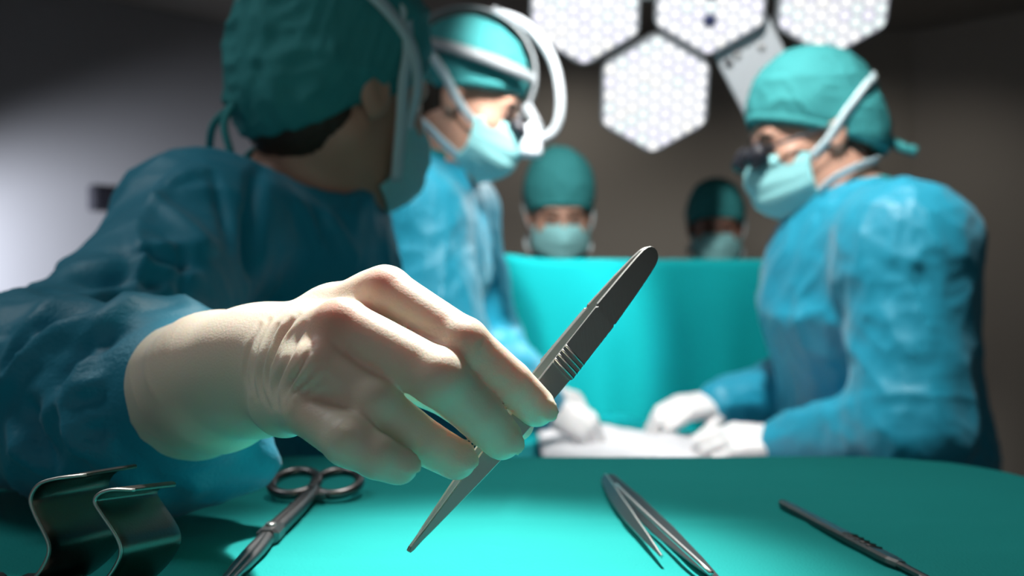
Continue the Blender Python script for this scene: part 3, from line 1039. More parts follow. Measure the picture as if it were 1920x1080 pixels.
def make_cap(H, c, parent, brow=0.052, nape=-0.048, seed=1, m=None, tall=0.0, res=0.0038, amp=0.004, puff=1.0, back=False):
    R = np.array([CAPR[0] * puff, CAPR[1] * puff, CAPR[2] + tall])
    C = CAPC + np.array([0, 0, tall * 0.5])
    cw = c + H @ C
    F_ = Field(cw - R.max() - 0.03, cw + R.max() + 0.03, res)
    F_.ell(cw, R, H, 0)
    if tall:
        F_.ell(c + H @ (CAPC + np.array([-0.01, 0, tall])), (CAPR[0] * 0.96, CAPR[1] * 0.97, CAPR[2]), H, 0.02)
    if back: F_.ell(c + H @ np.array([-0.045, 0, -0.005]), (0.082, 0.086, 0.088), H, 0.02)
    a = np.array([0.09, 0, brow]); b = np.array([-0.105, 0, nape])
    t = norm(a - b); nn = norm(np.cross(np.array([0, 1.0, 0]), t))
    if nn[2] > 0: nn = -nn                 # points down, out of the cap
    F_.cut(c + H @ ((a + b) / 2), H @ nn, 0.006)
    V, Q = F_.mesh(2)
    N = normals(V, Q)
    V = V + N * (amp * folds(V, H @ np.array([1, 0, 0.3]), 0.035, 0.12, seed, 0.6, 2.5)[:, None])
    V = V + N * (amp * 0.5 * folds(V, H @ np.array([0.2, 0, 1]), 0.016, 0.06, seed + 20, 0.6, 2.0)[:, None])
    o = quadmesh('cap', V, Q, m or M_CAP, parent)
    # hem band along the cut
    pts, nr = [], []
    e2 = np.array([0, 1.0, 0]); mid = (a + b) / 2 - nn * 0.006
    for w in np.linspace(0, 2 * math.pi, 64, endpoint=False):
        d = t * math.cos(w) + e2 * math.sin(w)
        lo, hi = 0.0, 0.2
        for _ in range(24):
            r = (lo + hi) / 2
            if np.linalg.norm((mid + d * r - C) / R) < 1: lo = r
            else: hi = r
        p = mid + d * lo
        pts.append(c + H @ p); nr.append(H @ norm((p - C) / R ** 2))
    ribbon('hem', pts, nr, 0.016, 0.0022, m or M_CAP, o, closed=True)
    return o


def make_hair(H, c, parent, m=None):
    cw = c + H @ np.array([-0.03, 0, -0.01])
    F_ = Field(cw - 0.13, cw + 0.13, 0.005)
    F_.ell(c + H @ np.array([-0.026, 0, 0.008]), (0.090, 0.0775, 0.098), H, 0)
    F_.cut(c + H @ np.array([0.004, 0, 0]), H @ np.array([1, 0, -0.25]), 0.008)
    F_.cut(c + H @ np.array([0, 0, 0.05]), H @ np.array([0, 0, 1]), 0.004)
    F_.ell(c + H @ np.array([-0.006, 0.085, -0.012]), (0.026, 0.024, 0.036), H, 0.004, sub=True)
    F_.ell(c + H @ np.array([-0.006, -0.085, -0.012]), (0.026, 0.024, 0.036), H, 0.004, sub=True)
    V, Q = F_.mesh(1)
    V = V + normals(V, Q) * (0.002 * folds(V, H @ np.array([-0.3, 0, 1]), 0.008, 0.05, 3)[:, None])
    return quadmesh('hair', V, Q, m or M_HAIR, parent)


# a gloved hand in its own space: x to the fingertips, y to the thumb side, z out of the back of the hand
def hand_points(curl, spread=1.0, thumb=0.0, mirror=1):
    fing = {'index': ((0.086, 0.027, 0.0), (0.045, 0.026, 0.020), 0.0098), 'middle': ((0.090, 0.008, 0.003), (0.050, 0.029, 0.021), 0.0102),
            'ring': ((0.085, -0.012, 0.001), (0.046, 0.027, 0.020), 0.0096), 'pinky': ((0.076, -0.030, -0.004), (0.036, 0.020, 0.017), 0.0084)}
    out = []
    for i, (nm, (mcp, ln, r)) in enumerate(fing.items()):
        c = curl[i] if isinstance(curl[0], (list, tuple)) else curl
        p = np.array(mcp); a = 0.0; pts = [p]
        sp = (1.5 - i) * 0.05 * spread
        for k in range(3):
            a += math.radians(c[k])
            p = p + ln[k] * np.array([math.cos(a) * math.cos(sp), math.sin(sp), -math.sin(a)])
            pts.append(p)
        out.append((pts, [r * 1.08, r, r * 0.92, r * 0.82]))
    th = [np.array(p) for p in ((0.018, 0.020, -0.010), (0.050, 0.046, -0.022 - 0.01 * thumb), (0.078, 0.050, -0.036 - 0.02 * thumb), (0.100, 0.040, -0.046 - 0.03 * thumb))]
    out.append((th, [0.016, 0.0125, 0.0112, 0.0095]))
    for pts, _ in out:
        for q in pts: q[1] *= mirror
    return out


def make_glove(name, wrist, R, parent, curl=(35, 35, 20), mirror=1, m=None, cuff_dir=None, res=0.003, thumb=0.3):
    L = lambda p: wrist + R @ np.asarray(p, float)
    HP = hand_points(curl, 1.0, thumb, mirror)
    cuff_dir = -R[:, 0] if cuff_dir is None else norm(cuff_dir)
    allp = [L(q) for pts, _ in HP for q in pts] + [wrist, wrist + cuff_dir * 0.085]
    F_ = Field(np.min(allp, 0) - 0.06, np.max(allp, 0) + 0.06, res)
    fz = (R[:, 2], 1.25)
    for pts, rd in HP[:4]:
        F_.cone(L((0.005, pts[0][1] * 0.55, 0)), L(pts[0]), 0.0165, rd[0] * 1.15, 0.012)
    F_.cone(L((0.02, 0, 0)), L((-0.01, 0, 0)), 0.027, 0.027, 0.012, flat=fz)
    for pts, rd in HP:
        P = [L(q) for q in pts]
        for i in range(3):
            F_.cone(P[i], P[i + 1], rd[i], rd[i + 1], 0.003)
    F_.cone(L((-0.01, 0, 0)), wrist + cuff_dir * 0.075, 0.027, 0.042, 0.012, flat=fz)
    F_.cut(wrist + cuff_dir * 0.078, cuff_dir, 0.003)
    V, Q = F_.mesh(1)
    V = V + normals(V, Q) * (0.0012 * folds(V, R[:, 1], 0.010, 0.05, 7)[:, None])
    return quadmesh(name, V, Q, m or M_GLOVEW, parent)


def make_person(label, J, head_c, yaw, pitch, roll=0.0, skin=None, gown_m=None, capkw=None, straps=None, gloves=(), gown_cb=None, gown_fold=None,
                rad=None, group=None, glasses=False, eyes=True, res=0.0055, body_arm_end=True, hair_low=0.0, cap_m=None, mask_m=None):
    skin = skin or M_SKIN; gown_m = gown_m or M_GOWN; rad = rad or {}
    H = headframe(yaw, pitch, roll)
    head_c = np.asarray(head_c, float)
    J = {k: np.asarray(v, float) for k, v in J.items()}
    pel, neck = J['pelvis'], J['neck']
    root = empty('person', (pel[0], pel[1], 0), label, 'person', group)
    # ---- trunk facing from the shoulders
    sl, sr = J['sl'], J['sr']
    across = norm(sl - sr)
    spine = norm(neck - pel)
    face = norm(np.cross(across, spine))
    # ---- body: one continuous figure
    P = list(J.values()) + [head_c]
    lo = np.min(P, 0) - 0.18; hi = np.max(P, 0) + 0.20
    lo[2] = -0.01
    B = Field(lo, hi, res)
    head_volume(B, H, head_c)
    B.cone(head_c + H @ np.array([-0.022, 0, -0.055]), neck, 0.054, 0.058, 0.035)
    chest = pel + (neck - pel) * 0.68
    B.cone(chest, pel + (neck - pel) * 0.28, 0.125, 0.110, 0.04, flat=(face, 1.25))
    B.cone(pel + (neck - pel) * 0.28, pel, 0.110, 0.135, 0.04, flat=(face, 1.2))
    B.cone(neck - spine * 0.02, chest, 0.06, 0.125, 0.05, flat=(face, 1.2))
    for s, a in (('sl', 'l'), ('sr', 'r')):
        B.cone(neck - spine * 0.045, J[s], 0.05, 0.052, 0.04)
        if 'm' + a in J: B.chain([J[s], J['e' + a], J['m' + a], J['w' + a]], [0.046, 0.034, 0.025, 0.022], 0.02)
        else: B.chain([J[s], J['e' + a], J['w' + a]], [0.048, 0.036, 0.023], 0.02)
        if 'h' + a in J: B.cone(J['w' + a], J['h' + a], 0.020, 0.018, 0.015)
    for s in (-1, 1):
        hip = pel + across * 0.085 * s - np.array([0, 0, 0.03]); 
        ank = np.array([hip[0], hip[1], 0.085]) + across * 0.02 * s
        knee = (hip + ank) / 2 + face * 0.02 + np.array([0, 0, 0.02])
        B.chain([hip, knee, ank], [0.085, 0.058, 0.038], 0.02)
        fh = norm(np.array([face[0], face[1], 0]))
        B.cone([ank[0], ank[1], 0.045], np.array([ank[0], ank[1], 0.035]) + fh * 0.15, 0.042, 0.033, 0.02)
    V, Q = B.mesh(2)
    quadmesh('body', V, Q, skin, root)
    # ---- gown
    G = Field(lo - np.array([0.1, 0.1, 0]), hi + np.array([0.1, 0.1, -0.1]), res)
    rc_, rw_, rh_ = rad.get('chest', 0.165), rad.get('waist', 0.16), rad.get('hem', 0.25)
    G.cone(chest, pel + (neck - pel) * 0.25, rc_, rw_, 0.05, flat=(face, 1.15))
    hem = np.array([pel[0], pel[1], 0.38])
    G.cone(pel + (neck - pel) * 0.25, pel - np.array([0, 0, 0.1]), rw_, 0.19, 0.05, flat=(face, 1.15))
    G.cone(pel, hem, 0.18, rh_, 0.05, flat=(face, 1.1))
    G.cone(neck - spine * 0.035, chest, 0.075, rc_, 0.05, flat=(face, 1.1))
    ru, re_, rwst = rad.get('arm', 0.074), rad.get('elbow', 0.064), rad.get('wrist', 0.043)
    for s, a in (('sl', 'l'), ('sr', 'r')):
        G.cone(neck - spine * 0.05, J[s], 0.065, ru * 0.98, 0.05)
        if gown_cb and gown_cb(G, a, J): continue
        G.cone(J[s], J['e' + a], ru, re_, 0.03)
        G.cone(J['e' + a], J['w' + a], re_, rwst, 0.03)
    G.cut((0, 0, 0.40), (0, 0, -1), 0.01)
    nd = norm(head_c + H @ np.array([-0.022, 0, -0.055]) - neck)
    G.cut_ball = None
    ncut = neck + nd * rad.get('collar', 0.022)
    # neckline: clear the neck above the collar line
    G.cone(ncut, ncut + nd * 0.12, 0.062, 0.14, 0.008, sub=True)
    V, Q = G.mesh(2)
    N = normals(V, Q)
    arm_w = {}
    disp = np.zeros(len(V))
    # folds run down the trunk and along each sleeve
    tors = 0.014 * folds(V, spine, 0.075, 0.40, 31, 0.7, 2.2) + 0.006 * folds(V, spine + across * 0.3, 0.032, 0.16, 32, 0.7, 2.0)
    disp += tors
    for a in 'lr':
        s, e, w = J['s' + a], J['e' + a], J['w' + a]
        for p, q in ((s, e), (e, w)):
            d = q - p
            t = np.clip(((V - p) @ d) / (d @ d), -0.15, 1.1)
            dist = np.linalg.norm(V - p - t[:, None] * d, axis=1)
            wgt = np.clip(1.6 - dist / 0.085, 0, 1)
            ring_ = norm(np.cross(d, (0.3, 0.2, 1)))
            fl_ = 0.011 * folds(V, ring_ + norm(d) * 0.9, 0.055, 0.20, 41, 0.6, 2.2) + 0.003 * folds(V, ring_ - norm(d) * 0.5, 0.028, 0.10, 43, 0.8, 2.0)
            disp = disp * (1 - wgt) + fl_ * wgt
    if gown_fold is not None: disp = gown_fold(V, N, disp)
    V = V + N * disp[:, None]
    go = quadmesh('gown', V, Q, gown_m, root)
    # collar band
    ring, nr = [], []
    Rn = frame(nd)
    for w in np.linspace(0, 2 * math.pi, 40, endpoint=False):
        d = Rn @ np.array([0, math.cos(w), math.sin(w)])
        ring.append(ncut + d * 0.066 - nd * 0.002); nr.append(d)
    ribbon('collar', ring, nr, 0.022, 0.004, M_COLLAR, go, closed=True)
    # ---- headwear
    make_hair(H, head_c + H @ np.array([0, 0, hair_low]), root)
    make_cap(H, head_c, root, m=cap_m, **(capkw or {}))
    mk = make_mask(H, head_c, root, mask_m)
    for st in (straps or []):
        strap(H, head_c, [np.array(p) for p in st], mk)
    if eyes:
        for s in (-1, 1):
            p = head_c + H @ np.array([0.0835, 0.031 * s, 0.001])
            E = Field(p - 0.012, p + 0.012, 0.0015)
            E.ell(p, (0.0060, 0.011, 0.0048), H, 0)
            V, Q = E.mesh(1)
            quadmesh('eye', V, Q, M_DARK, root)
            br = [head_c + H @ np.array([0.092 - 0.010 * t * t, (0.012 + 0.034 * t) * s, 0.021 + 0.006 * math.sin(math.pi * t)]) for t in np.linspace(0, 1, 7)]
            tube('eyebrow', br, [0.0025, 0.0035, 0.004, 0.004, 0.0035, 0.003, 0.002], M_HAIR, root, 6)
    for g in gloves:
        make_glove('glove', parent=root, **g)
    return root, H


STR_LOW = lambda s: [(0.040, 0.072 * s, -0.092), (0.010, 0.080 * s, -0.082), (-0.030, 0.074 * s, -0.066), (-0.064, 0.050 * s, -0.060), (-0.084, 0.0, -0.058)]
STR_UP = lambda s: [(0.042, 0.074 * s, -0.030), (0.012, 0.083 * s, -0.012), (-0.03, 0.088 * s, 0.022), (-0.08, 0.072 * s, 0.052), (-0.122, 0.0, 0.066)]

# ------------------------------------------------------------------ surgeon in front, reaching to the camera with the right hand
WR = W(470, 694, 0.490)                       # right wrist
ELB = W(30, 735, 0.660)
CE = W(362, 732, 0.546); CD = norm(CE - WR)   # end of the glove cuff
SHR = W(375, 440, 0.965)
J1 = dict(pelvis=W(450, 905, 1.17), neck=W(572, 362, 1.115), sr=SHR, sl=W(610, 430, 1.32), er=ELB, wr=WR, mr=CE, hr=W(560, 670, 0.455),
          el=W(620, 720, 1.30), wl=W(715, 805, 1.31), hl=W(760, 820, 1.31))


def sleeve1(G, a, J):
    if a != 'r': return False
    um = J['sr'] + (ELB - J['sr']) * 0.45 + np.array([0.012, 0, -0.018])
    G.cone(J['sr'], um, 0.076, 0.064, 0.04)
    G.cone(um, ELB, 0.064, 0.056, 0.03)
    q = CE + CD * 0.045
    G.cone(ELB, q, 0.057, 0.058, 0.03)
    G.cone(q, CE + CD * 0.010, 0.056, 0.043, 0.012)
    G.cone(CE + CD * 0.012, WR + (CE - WR) * 0.4, 0.036, 0.026, 0.006)
    # baggy cloth hanging under the cuff
    G.cone(W(150, 800, 0.62), W(330, 838, 0.585), 0.040, 0.026, 0.03)
    G.cone(W(330, 838, 0.585), W(468, 866, 0.585), 0.026, 0.018, 0.02)
    return True


def folds1(V, N, disp):
    p, q = ELB, WR
    d = q - p
    t = ((V - p) @ d) / (d @ d)
    dist = np.linalg.norm(V - p - np.clip(t, -0.3, 1.1)[:, None] * d, axis=1)
    w = np.clip(1.7 - dist / 0.075, 0, 1)
    ax = norm(np.cross(d, (0.2, 0.6, 1)))
    fl_ = 0.018 * folds(V, norm(d) * 0.9 + np.array([0, 0, 0.55]), 0.034, 0.13, 71, 0.9, 2.4) + 0.010 * folds(V, ax + norm(d) * 0.5, 0.024, 0.08, 72, 0.9, 2.0) \
        + 0.0025 * folds(V, ax, 0.009, 0.05, 73, 0.8, 1.6)
    gather = np.clip((t - 0.45) / 0.3, 0, 1)
    fl_ += 0.008 * gather * folds(V, norm(d), 0.020, 0.09, 75, 0.7, 2.0)
    out = disp * (1 - w) * 0.8 + fl_ * w * 0.35
    ridge = [((0, 686), (111, 591), (250, 544)), ((0, 730), (83, 647), (183, 597), (311, 552)), ((128, 719), (183, 630), (267, 591), (389, 580)),
             ((133, 724), (222, 702), (261, 674)), ((122, 747), (144, 813), (200, 869), (261, 908)), ((200, 791), (211, 858), (289, 919)),
             ((428, 842), (383, 863), (361, 924)), ((20, 800), (60, 850), (130, 900)), ((300, 900), (380, 905), (450, 890))]
    valley = [((0, 706), (100, 619), (211, 569)), ((105, 715), (160, 650), (250, 592), (328, 566)), ((50, 758), (67, 824), (111, 886)), ((167, 813), (250, 791)),
              ((150, 760), (200, 740), (245, 720)), ((175, 850), (240, 890), (330, 905)), ((160, 670), (215, 625), (300, 600))]
    out = out + creases(V, N, ridge, 15, 0.0095) - creases(V, N, valley, 12, 0.0080)
    # back and upper arm
    out = out - creases(V, N, [((482, 330), (474, 420), (466, 510), (452, 590))], 15, 0.020) \
        + creases(V, N, [((110, 505), (220, 500), (300, 512), (370, 520)), ((290, 380), (340, 420), (395, 470)), ((270, 470), (330, 462), (395, 470)), ((380, 318), (320, 345), (265, 420)),
                         ((255, 430), (262, 500), (240, 560)), ((500, 330), (560, 390), (600, 470)), ((560, 370), (620, 420), (660, 480))], 13, 0.007) \
        - creases(V, N, [((300, 440), (345, 480), (330, 540)), ((200, 480), (280, 490), (370, 500)), ((400, 330), (420, 400), (425, 470)), ((140, 520), (200, 530), (280, 540))], 12, 0.007)
    s_ = np.clip(((V - CE) @ CD - 0.004) / 0.022, 0, 1)           # cloth lies flat where it enters the cuff
    near = np.linalg.norm(V - CE, axis=1) < 0.075
    return np.where(near, out * s_ - 0.003 * (1 - s_), out)


P1, H1 = make_person('surgeon nearest the camera reaching out a gloved hand, face turned away', J1, W(636, 172, 1.10), 43, 10, 4,
                     capkw=dict(brow=0.050, nape=-0.092, seed=3, amp=0.008, tall=0.012, puff=1.0, back=True),
                     straps=[STR_LOW(1), STR_UP(1),
                             [(0.046, -0.070, -0.088), (0.030, -0.083, -0.030), (0.020, -0.088, 0.010), (0.016, -0.088, 0.050), (0.000, -0.070, 0.110), (-0.01, -0.03, 0.158)],
                             [(0.050, -0.070, -0.030), (0.040, -0.083, 0.020), (0.010, -0.090, 0.058), (-0.05, -0.085, 0.088), (-0.10, -0.04, 0.115)]],
                     rad=dict(chest=0.150, waist=0.15),
                     gown_cb=sleeve1, gown_fold=folds1, res=0.0040, hair_low=-0.012, eyes=False,
                     gloves=[dict(wrist=J1['wl'], R=frame(norm(J1['hl'] - J1['wl'])), mirror=-1)])

# cap ties at the back of the head
Lh = lambda p: W(636, 172, 1.10) + H1 @ np.array(p)
for s in (-1, 1):
    tube('cap_tie', spline([Lh((-0.118, 0.0, -0.052)), Lh((-0.128, 0.012 * s, -0.075)), Lh((-0.120, 0.025 * s, -0.105))], 6), 0.004, M_CAP, P1, 8)

# ---- the gloved right hand with the forceps
GL = Field(np.array([-0.24, 0.355, CZ - 0.115]), np.array([0.045, 0.605, CZ + 0.035]), 0.00125)
mc = dict(i=W(722, 548, 0.428), m=W(640, 612, 0.412), r=W(600, 688, 0.405), p=W(578, 770, 0.406))
bs = dict(i=W(520, 640, 0.478), m=W(500, 668, 0.478), r=W(488, 705, 0.480), p=W(490, 745, 0.482))
mr = dict(i=0.0112, m=0.0116, r=0.0112, p=0.0102)
for k in 'imrp':
    mid = bs[k] * 0.45 + mc[k] * 0.55
    GL.cone(bs[k], mid, 0.0150, 0.0125, 0.010)
    GL.cone(mid, mc[k], 0.0125, mr[k], 0.009)
# web of the palm between the metacarpals
GL.cone((bs['i'] + mc['i']) / 2 + [0.0, 0.010, -0.004], (bs['r'] + mc['r']) / 2 + [0.0, 0.012, 0], 0.014, 0.014, 0.012)
GL.cone(mc['i'] + [0.0, 0.009, -0.004], mc['p'] + [0.004, 0.010, 0.004], 0.0095, 0.0095, 0.010)
FING = dict(i=[(868, 643, 0.412), (955, 716, 0.421), (1005, 763, 0.4300)], m=[(824, 708, 0.401), (896, 776, 0.411), (940, 822, 0.4190)],
            r=[(700, 756, 0.399), (796, 829, 0.405), (855, 861, 0.4110)], p=[(653, 825, 0.388), (707, 856, 0.385), (747, 872, 0.389)])
FR = dict(i=(0.0104, 0.0095, 0.0086), m=(0.0114, 0.0102, 0.0090), r=(0.0099, 0.0093, 0.0085), p=(0.0098, 0.0088, 0.0078))
tips = {}
for k in 'imrp':
    pts = [mc[k]] + [W(*q) for q in FING[k]]
    rr = [mr[k]] + list(FR[k])
    for i in range(3):
        GL.cone(pts[i], pts[i + 1], rr[i], rr[i + 1], 0.0018 if i == 0 else 0.0008)
    GL.ell(pts[1] + (np.array([0, 0, CZ]) - pts[1]) * 0.004, (rr[1] * 1.0,) * 3, None, 0.003)     # knuckle
    tips[k] = (pts[2], pts[3], rr[3])
# thumb behind the forceps
TH = [W(585, 648, 0.482), W(735, 690, 0.476), W(880, 752, 0.468), W(965, 792, 0.4515)]
GL.chain(TH, [0.0165, 0.0125, 0.0112, 0.0090], 0.008)
GL.cone(mc['i'] + [-0.002, 0.012, -0.006], TH[1], 0.010, 0.010, 0.014)
# nails showing through the glove
for k in 'imrp':
    a, b, r = tips[k]
    ax = norm(b - a); cam_dir = norm(np.array([0, 0, CZ]) - b); nn = norm(cam_dir - ax * (cam_dir @ ax) + np.array([0, 0, 0.35]))
    nn = norm(nn - ax * (nn @ ax))
    R = np.stack([ax, np.cross(nn, ax), nn], 1)
    GL.ell(b + nn * (r - 0.0006) + ax * 0.0010, (0.0060, 0.0048, 0.0016), R, 0.0008)
# wrist and turned-up cuff
GL.cone(W(505, 690, 0.478), WR, 0.0270, 0.0275, 0.014)
GL.cone(WR, WR + (CE - WR) * 0.5, 0.0275, 0.0345, 0.016)
GL.cone(WR + (CE - WR) * 0.5, CE, 0.0345, 0.0385, 0.010)
GL.cut(CE + CD * 0.002, CD, 0.004)
V, Q = GL.mesh(2)
N = normals(V, Q)
# wrinkles: rings round the wrist, creases fanning over the back of the hand, long soft pulls on the cuff
tt = (V - WR) @ CD
tang = norm(np.array([0.35, 0, 0.94]) - CD * (np.array([0.35, 0, 0.94]) @ CD))
cuffw = np.clip((tt - 0.012) / 0.03, 0, 1)
dd = 0.0011 * cuffw * folds(V, tang * 0.9 + CD * 0.4, 0.016, 0.07, 81, 0.6, 1.8)
CREASE = [((488, 610), (468, 655), (462, 700), (470, 735)), ((505, 600), (482, 650), (474, 705), (484, 748)), ((522, 612), (497, 672), (490, 722), (508, 770)),
          ((545, 598), (516, 655), (502, 705), (515, 762)), ((572, 610), (538, 676), (518, 725), (524, 766)), ((590, 645), (557, 698), (536, 742), (534, 768)),
          ((603, 678), (577, 708), (548, 740), (542, 760)), ((612, 705), (585, 726), (560, 742)), ((560, 590), (528, 632), (508, 680))]
uv = np.stack([960 + V[:, 0] / V[:, 1] * F, 540 + (CZ - V[:, 2]) / V[:, 1] * F], 1)
side_ = N @ np.array([0, -1.0, 0]) > 0.05
for ln in CREASE:
    pl = np.array([p[:2] for p in spline([np.array([*q, 0.0]) for q in ln], 8)])
    best = np.full(len(V), 1e9); tpos = np.zeros(len(V))
    for i in range(len(pl) - 1):
        d_ = pl[i + 1] - pl[i]
        t_ = np.clip(((uv - pl[i]) @ d_) / (d_ @ d_), 0, 1)
        di = np.linalg.norm(uv - pl[i] - t_[:, None] * d_, axis=1)
        m_ = di < best
        best[m_] = di[m_]; tpos[m_] = (i + t_[m_]) / (len(pl) - 1)
    env = np.sin(math.pi * np.clip(0.08 + 0.84 * tpos, 0, 1)) * side_
    dd += env * (-0.00105 * np.exp(-(best / 4.2) ** 2) + 0.00055 * np.exp(-((best - 9.0) / 5.0) ** 2))
dd += 0.00009 * vnoise(V * 160, 12) * (0.3 + 0.7 * np.exp(-(np.linalg.norm(V - mc['m'], axis=1) / 0.05) ** 2))
flush = np.zeros(len(V))
for c_, r_, a_ in ((W(728, 510, 0.418), 0.011, 0.75), (W(628, 588, 0.402), 0.012, 0.75), (W(850, 655, 0.400), 0.010, 0.25), (W(575, 775, 0.395), 0.010, 0.35), (mc['r'], 0.016, 0.20)):
    flush += a_ * np.exp(-(np.linalg.norm(V - c_, axis=1) / r_) ** 2)
V = V + N * dd[:, None]
gl1 = quadmesh('glove', V, Q, M_GLOVE, P1)
at_ = gl1.data.attributes.new('flush', 'FLOAT', 'POINT')
at_.data.foreach_set('value', np.clip(flush, 0, 1).astype(np.float32))
gl1['label'] = 'cream latex glove stretched over the hand'
# rolled rim of the cuff
RF = frame(CD)
rim = [CE + CD * 0.0005 + RF @ np.array([0, math.cos(a), math.sin(a)]) * 0.0388 for a in np.linspace(0, 2 * math.pi, 56, endpoint=False)]
tube('cuff_rim', rim, 0.0012, M_GLOVE, gl1, 8, closed=True)

# ------------------------------------------------------------------ surgeon with the headlight
J2 = dict(pelvis=W(655, 800, 1.84), neck=W(812, 318, 1.79), sr=W(775, 410, 1.64), sl=W(850, 400, 1.96), er=W(852, 720, 1.56), wr=W(1012, 762, 1.66), hr=W(1060, 775, 1.69),
          el=W(905, 640, 2.02), wl=W(1010, 730, 1.90), hl=W(1060, 745, 1.86))
hc2 = W(872, 192, 1.78)
R2 = frame(norm(W(1140, 800, 1.66) - W(1020, 752, 1.66)), (0.3, -0.45, 0.85))
P2, H2 = make_person('surgeon wearing a band headlight, bent towards the gloved hands', J2, hc2, -8, 24, 0,
                     capkw=dict(brow=0.048, nape=-0.025, seed=8, amp=0.004), straps=[STR_LOW(-1), STR_LOW(1), STR_UP(-1), STR_UP(1)],
                     rad=dict(chest=0.165, arm=0.085, elbow=0.072, hem=0.21),
                     gloves=[dict(wrist=J2['wr'], R=R2, curl=(45, 45, 25)), dict(wrist=J2['wl'], R=frame(norm(J2['hl'] - J2['wl']), (0.2, 0.3, 1)), mirror=-1)])
# headlight: two bands, a boom and the lamp
L2 = lambda p: hc2 + H2 @ np.asarray(p, float)
hl = empty('headlight_mount', hc2)
bpy.data.objects.remove(hl)
ba, bn = [], []
for w in np.linspace(0, 2 * math.pi, 60, endpoint=False):
    p = push_out(np.array([0.09 * math.cos(w) - 0.016, 0.07 * math.sin(w), 0.062 + 0.010 * math.cos(w)]), 0.010)
    k = np.linalg.norm((p - CAPC) / (CAPR + 0.010)); p = CAPC + (p - CAPC) / k
    ba.append(L2(p)); bn.append(H2 @ norm((p - CAPC) / CAPR ** 2))
band = ribbon('headlight_band', ba, bn, 0.020, 0.004, M_GREY, P2, closed=True)
pts, nr = [], []
for w in np.linspace(-0.15 * math.pi, 1.12 * math.pi, 40):
    p = CAPC + (CAPR + 0.013) * np.array([math.cos(w), 0, math.sin(w)])
    pts.append(L2(p)); nr.append(H2 @ norm((p - CAPC) / CAPR ** 2))
ribbon('crown_band', pts, nr, 0.022, 0.004, M_GREY, band)
boom = spline([L2((-0.02, 0, 0.166)), L2((0.045, 0, 0.165)), L2((0.115, -0.01, 0.125)), L2((0.160, -0.02, 0.060)), L2((0.168, -0.02, 0.010)), L2((0.140, -0.02, -0.018))], 10)
tube('boom', boom, 0.0085, M_BAND, band, 10)
lb = L2((0.140, -0.02, -0.018))
ld = norm(H2 @ np.array([0.35, 0, -1]))
tube('headlight_lamp', [lb - ld * 0.03, lb - ld * 0.02, lb + ld * 0.02, lb + ld * 0.028], [0.010, 0.017, 0.021, 0.018], M_PALE, band, 16)
tube('lamp_joint', [L2((0.105, -0.012, 0.035)), L2((0.150, -0.02, 0.0))], 0.010, M_GREY, band, 10)
tube('rear_knob', [L2((-0.125, 0, 0.075)), L2((-0.155, 0, 0.085))], [0.016, 0.013], M_GREY, band, 14)
tube('loupe', [L2((0.100, 0.031, 0.000)), L2((0.128, 0.027, -0.016))], [0.013, 0.010], M_DARK, band, 14)
tube('loupe', [L2((0.100, -0.031, 0.000)), L2((0.128, -0.027, -0.016))], [0.013, 0.010], M_DARK, band, 14)

# ------------------------------------------------------------------ surgeon on the far side of the patient
hc3 = W(1522, 258, 1.66)
J3 = dict(pelvis=W(1665, 850, 1.72), neck=W(1600, 384, 1.64), sl=W(1700, 470, 1.47), sr=W(1640, 440, 1.83), el=W(1712, 800, 1.41), wl=W(1478, 828, 1.56), hl=W(1420, 832, 1.60),
          er=W(1560, 715, 1.90), wr=W(1352, 758, 1.80), hr=W(1300, 765, 1.78))
R3l = frame(norm(W(1310, 818, 1.60) - W(1478, 828, 1.56)), (0.15, -0.45, 0.88))
R3r = frame(norm(W(1195, 768, 1.72) - W(1352, 758, 1.80)), (0.1, -0.35, 0.9))


def folds3(V, N, disp):
    return disp


P3, H3 = make_person('tall surgeon in profile beside the brown wall, masked and bent over the hands', J3, hc3, 186, 18, 0,
                     capkw=dict(brow=0.050, nape=-0.068, seed=12, amp=0.005, back=True), straps=[[(0.046, 0.072, -0.085), (0.020, 0.084, -0.072), (-0.020, 0.084, -0.066), (-0.055, 0.068, -0.066), (-0.078, 0.040, -0.066), (-0.088, 0.0, -0.064)], STR_LOW(-1), STR_UP(1), STR_UP(-1)],
                     rad=dict(chest=0.185, waist=0.17, arm=0.098, elbow=0.080, hem=0.21, collar=0.004), gown_fold=folds3,
                     gloves=[dict(wrist=J3['wl'], R=R3l, curl=(25, 35, 20), mirror=-1), dict(wrist=J3['wr'], R=R3r, curl=(30, 45, 25))])
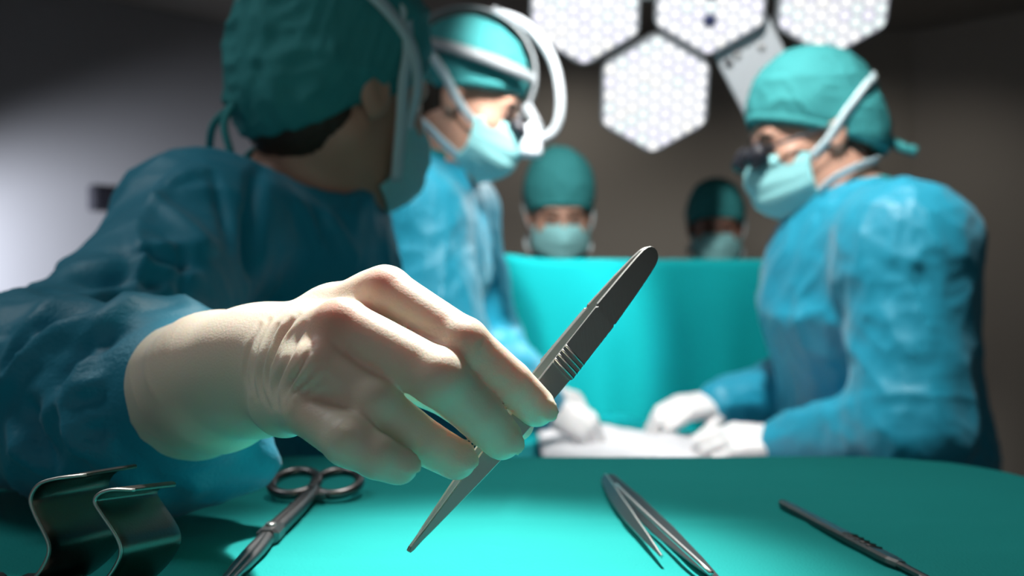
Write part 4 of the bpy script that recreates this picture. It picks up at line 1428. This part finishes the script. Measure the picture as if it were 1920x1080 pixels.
# magnifying spectacles
L3 = lambda p: hc3 + H3 @ np.asarray(p, float)
gz = tube('spectacles', spline([L3((0.0, 0.083, 0.004)), L3((0.06, 0.075, 0.006)), L3((0.103, 0.050, 0.006)), L3((0.116, 0.0, 0.010)), L3((0.103, -0.050, 0.006)), L3((0.06, -0.075, 0.006)), L3((0.0, -0.083, 0.004))], 8), 0.0028, M_DARK, P3, 8)
for s in (-1, 1):
    tube('lens', [L3((0.100, 0.032 * s, 0.000)), L3((0.106, 0.032 * s, -0.001)), L3((0.126, 0.029 * s, -0.012))], [0.020, 0.019, 0.013], M_DARK, gz, 16)
tube('cap_tie', spline([L3((-0.118, 0.0, -0.035)), L3((-0.132, 0.02, -0.060)), L3((-0.150, 0.03, -0.075))], 6), 0.009, M_CAP, P3, 8)

# ------------------------------------------------------------------ two anaesthetists behind the screen


def seated_joints(px, d, hz, yawx=0.0):
    c = W(px, 540, d)
    x, z = c[0], hz
    return dict(pelvis=(x, d + 0.05, z - 0.60), neck=(x, d + 0.045, z - 0.135), sl=(x + 0.17, d + 0.05, z - 0.235), sr=(x - 0.17, d + 0.05, z - 0.235),
                el=(x + 0.22, d - 0.02, z - 0.47), er=(x - 0.22, d - 0.02, z - 0.47), wl=(x + 0.12, d - 0.16, z - 0.56), wr=(x - 0.12, d - 0.16, z - 0.56),
                hl=(x + 0.08, d - 0.20, z - 0.56), hr=(x - 0.08, d - 0.20, z - 0.56))


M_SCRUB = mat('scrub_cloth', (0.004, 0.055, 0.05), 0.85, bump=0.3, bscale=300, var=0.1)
hc4 = W(1048, 402, 2.55)
P4, H4 = make_person('anaesthetist behind the drape below the hexagonal lamp, pale mask, looking down', seated_joints(1048, 2.58, hc4[2]), hc4, -86, 16, 0,
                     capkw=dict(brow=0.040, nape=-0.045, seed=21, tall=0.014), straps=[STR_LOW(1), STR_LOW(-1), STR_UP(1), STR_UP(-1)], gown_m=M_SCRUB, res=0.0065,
                     mask_m=M_MASK)
hc5 = W(1342, 425, 3.05)
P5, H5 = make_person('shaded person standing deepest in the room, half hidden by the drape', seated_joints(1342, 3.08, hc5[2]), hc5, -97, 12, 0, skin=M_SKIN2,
                     capkw=dict(brow=0.042, nape=-0.045, seed=24), straps=[STR_LOW(1), STR_LOW(-1), STR_UP(1), STR_UP(-1)], gown_m=M_SCRUB, res=0.0065)
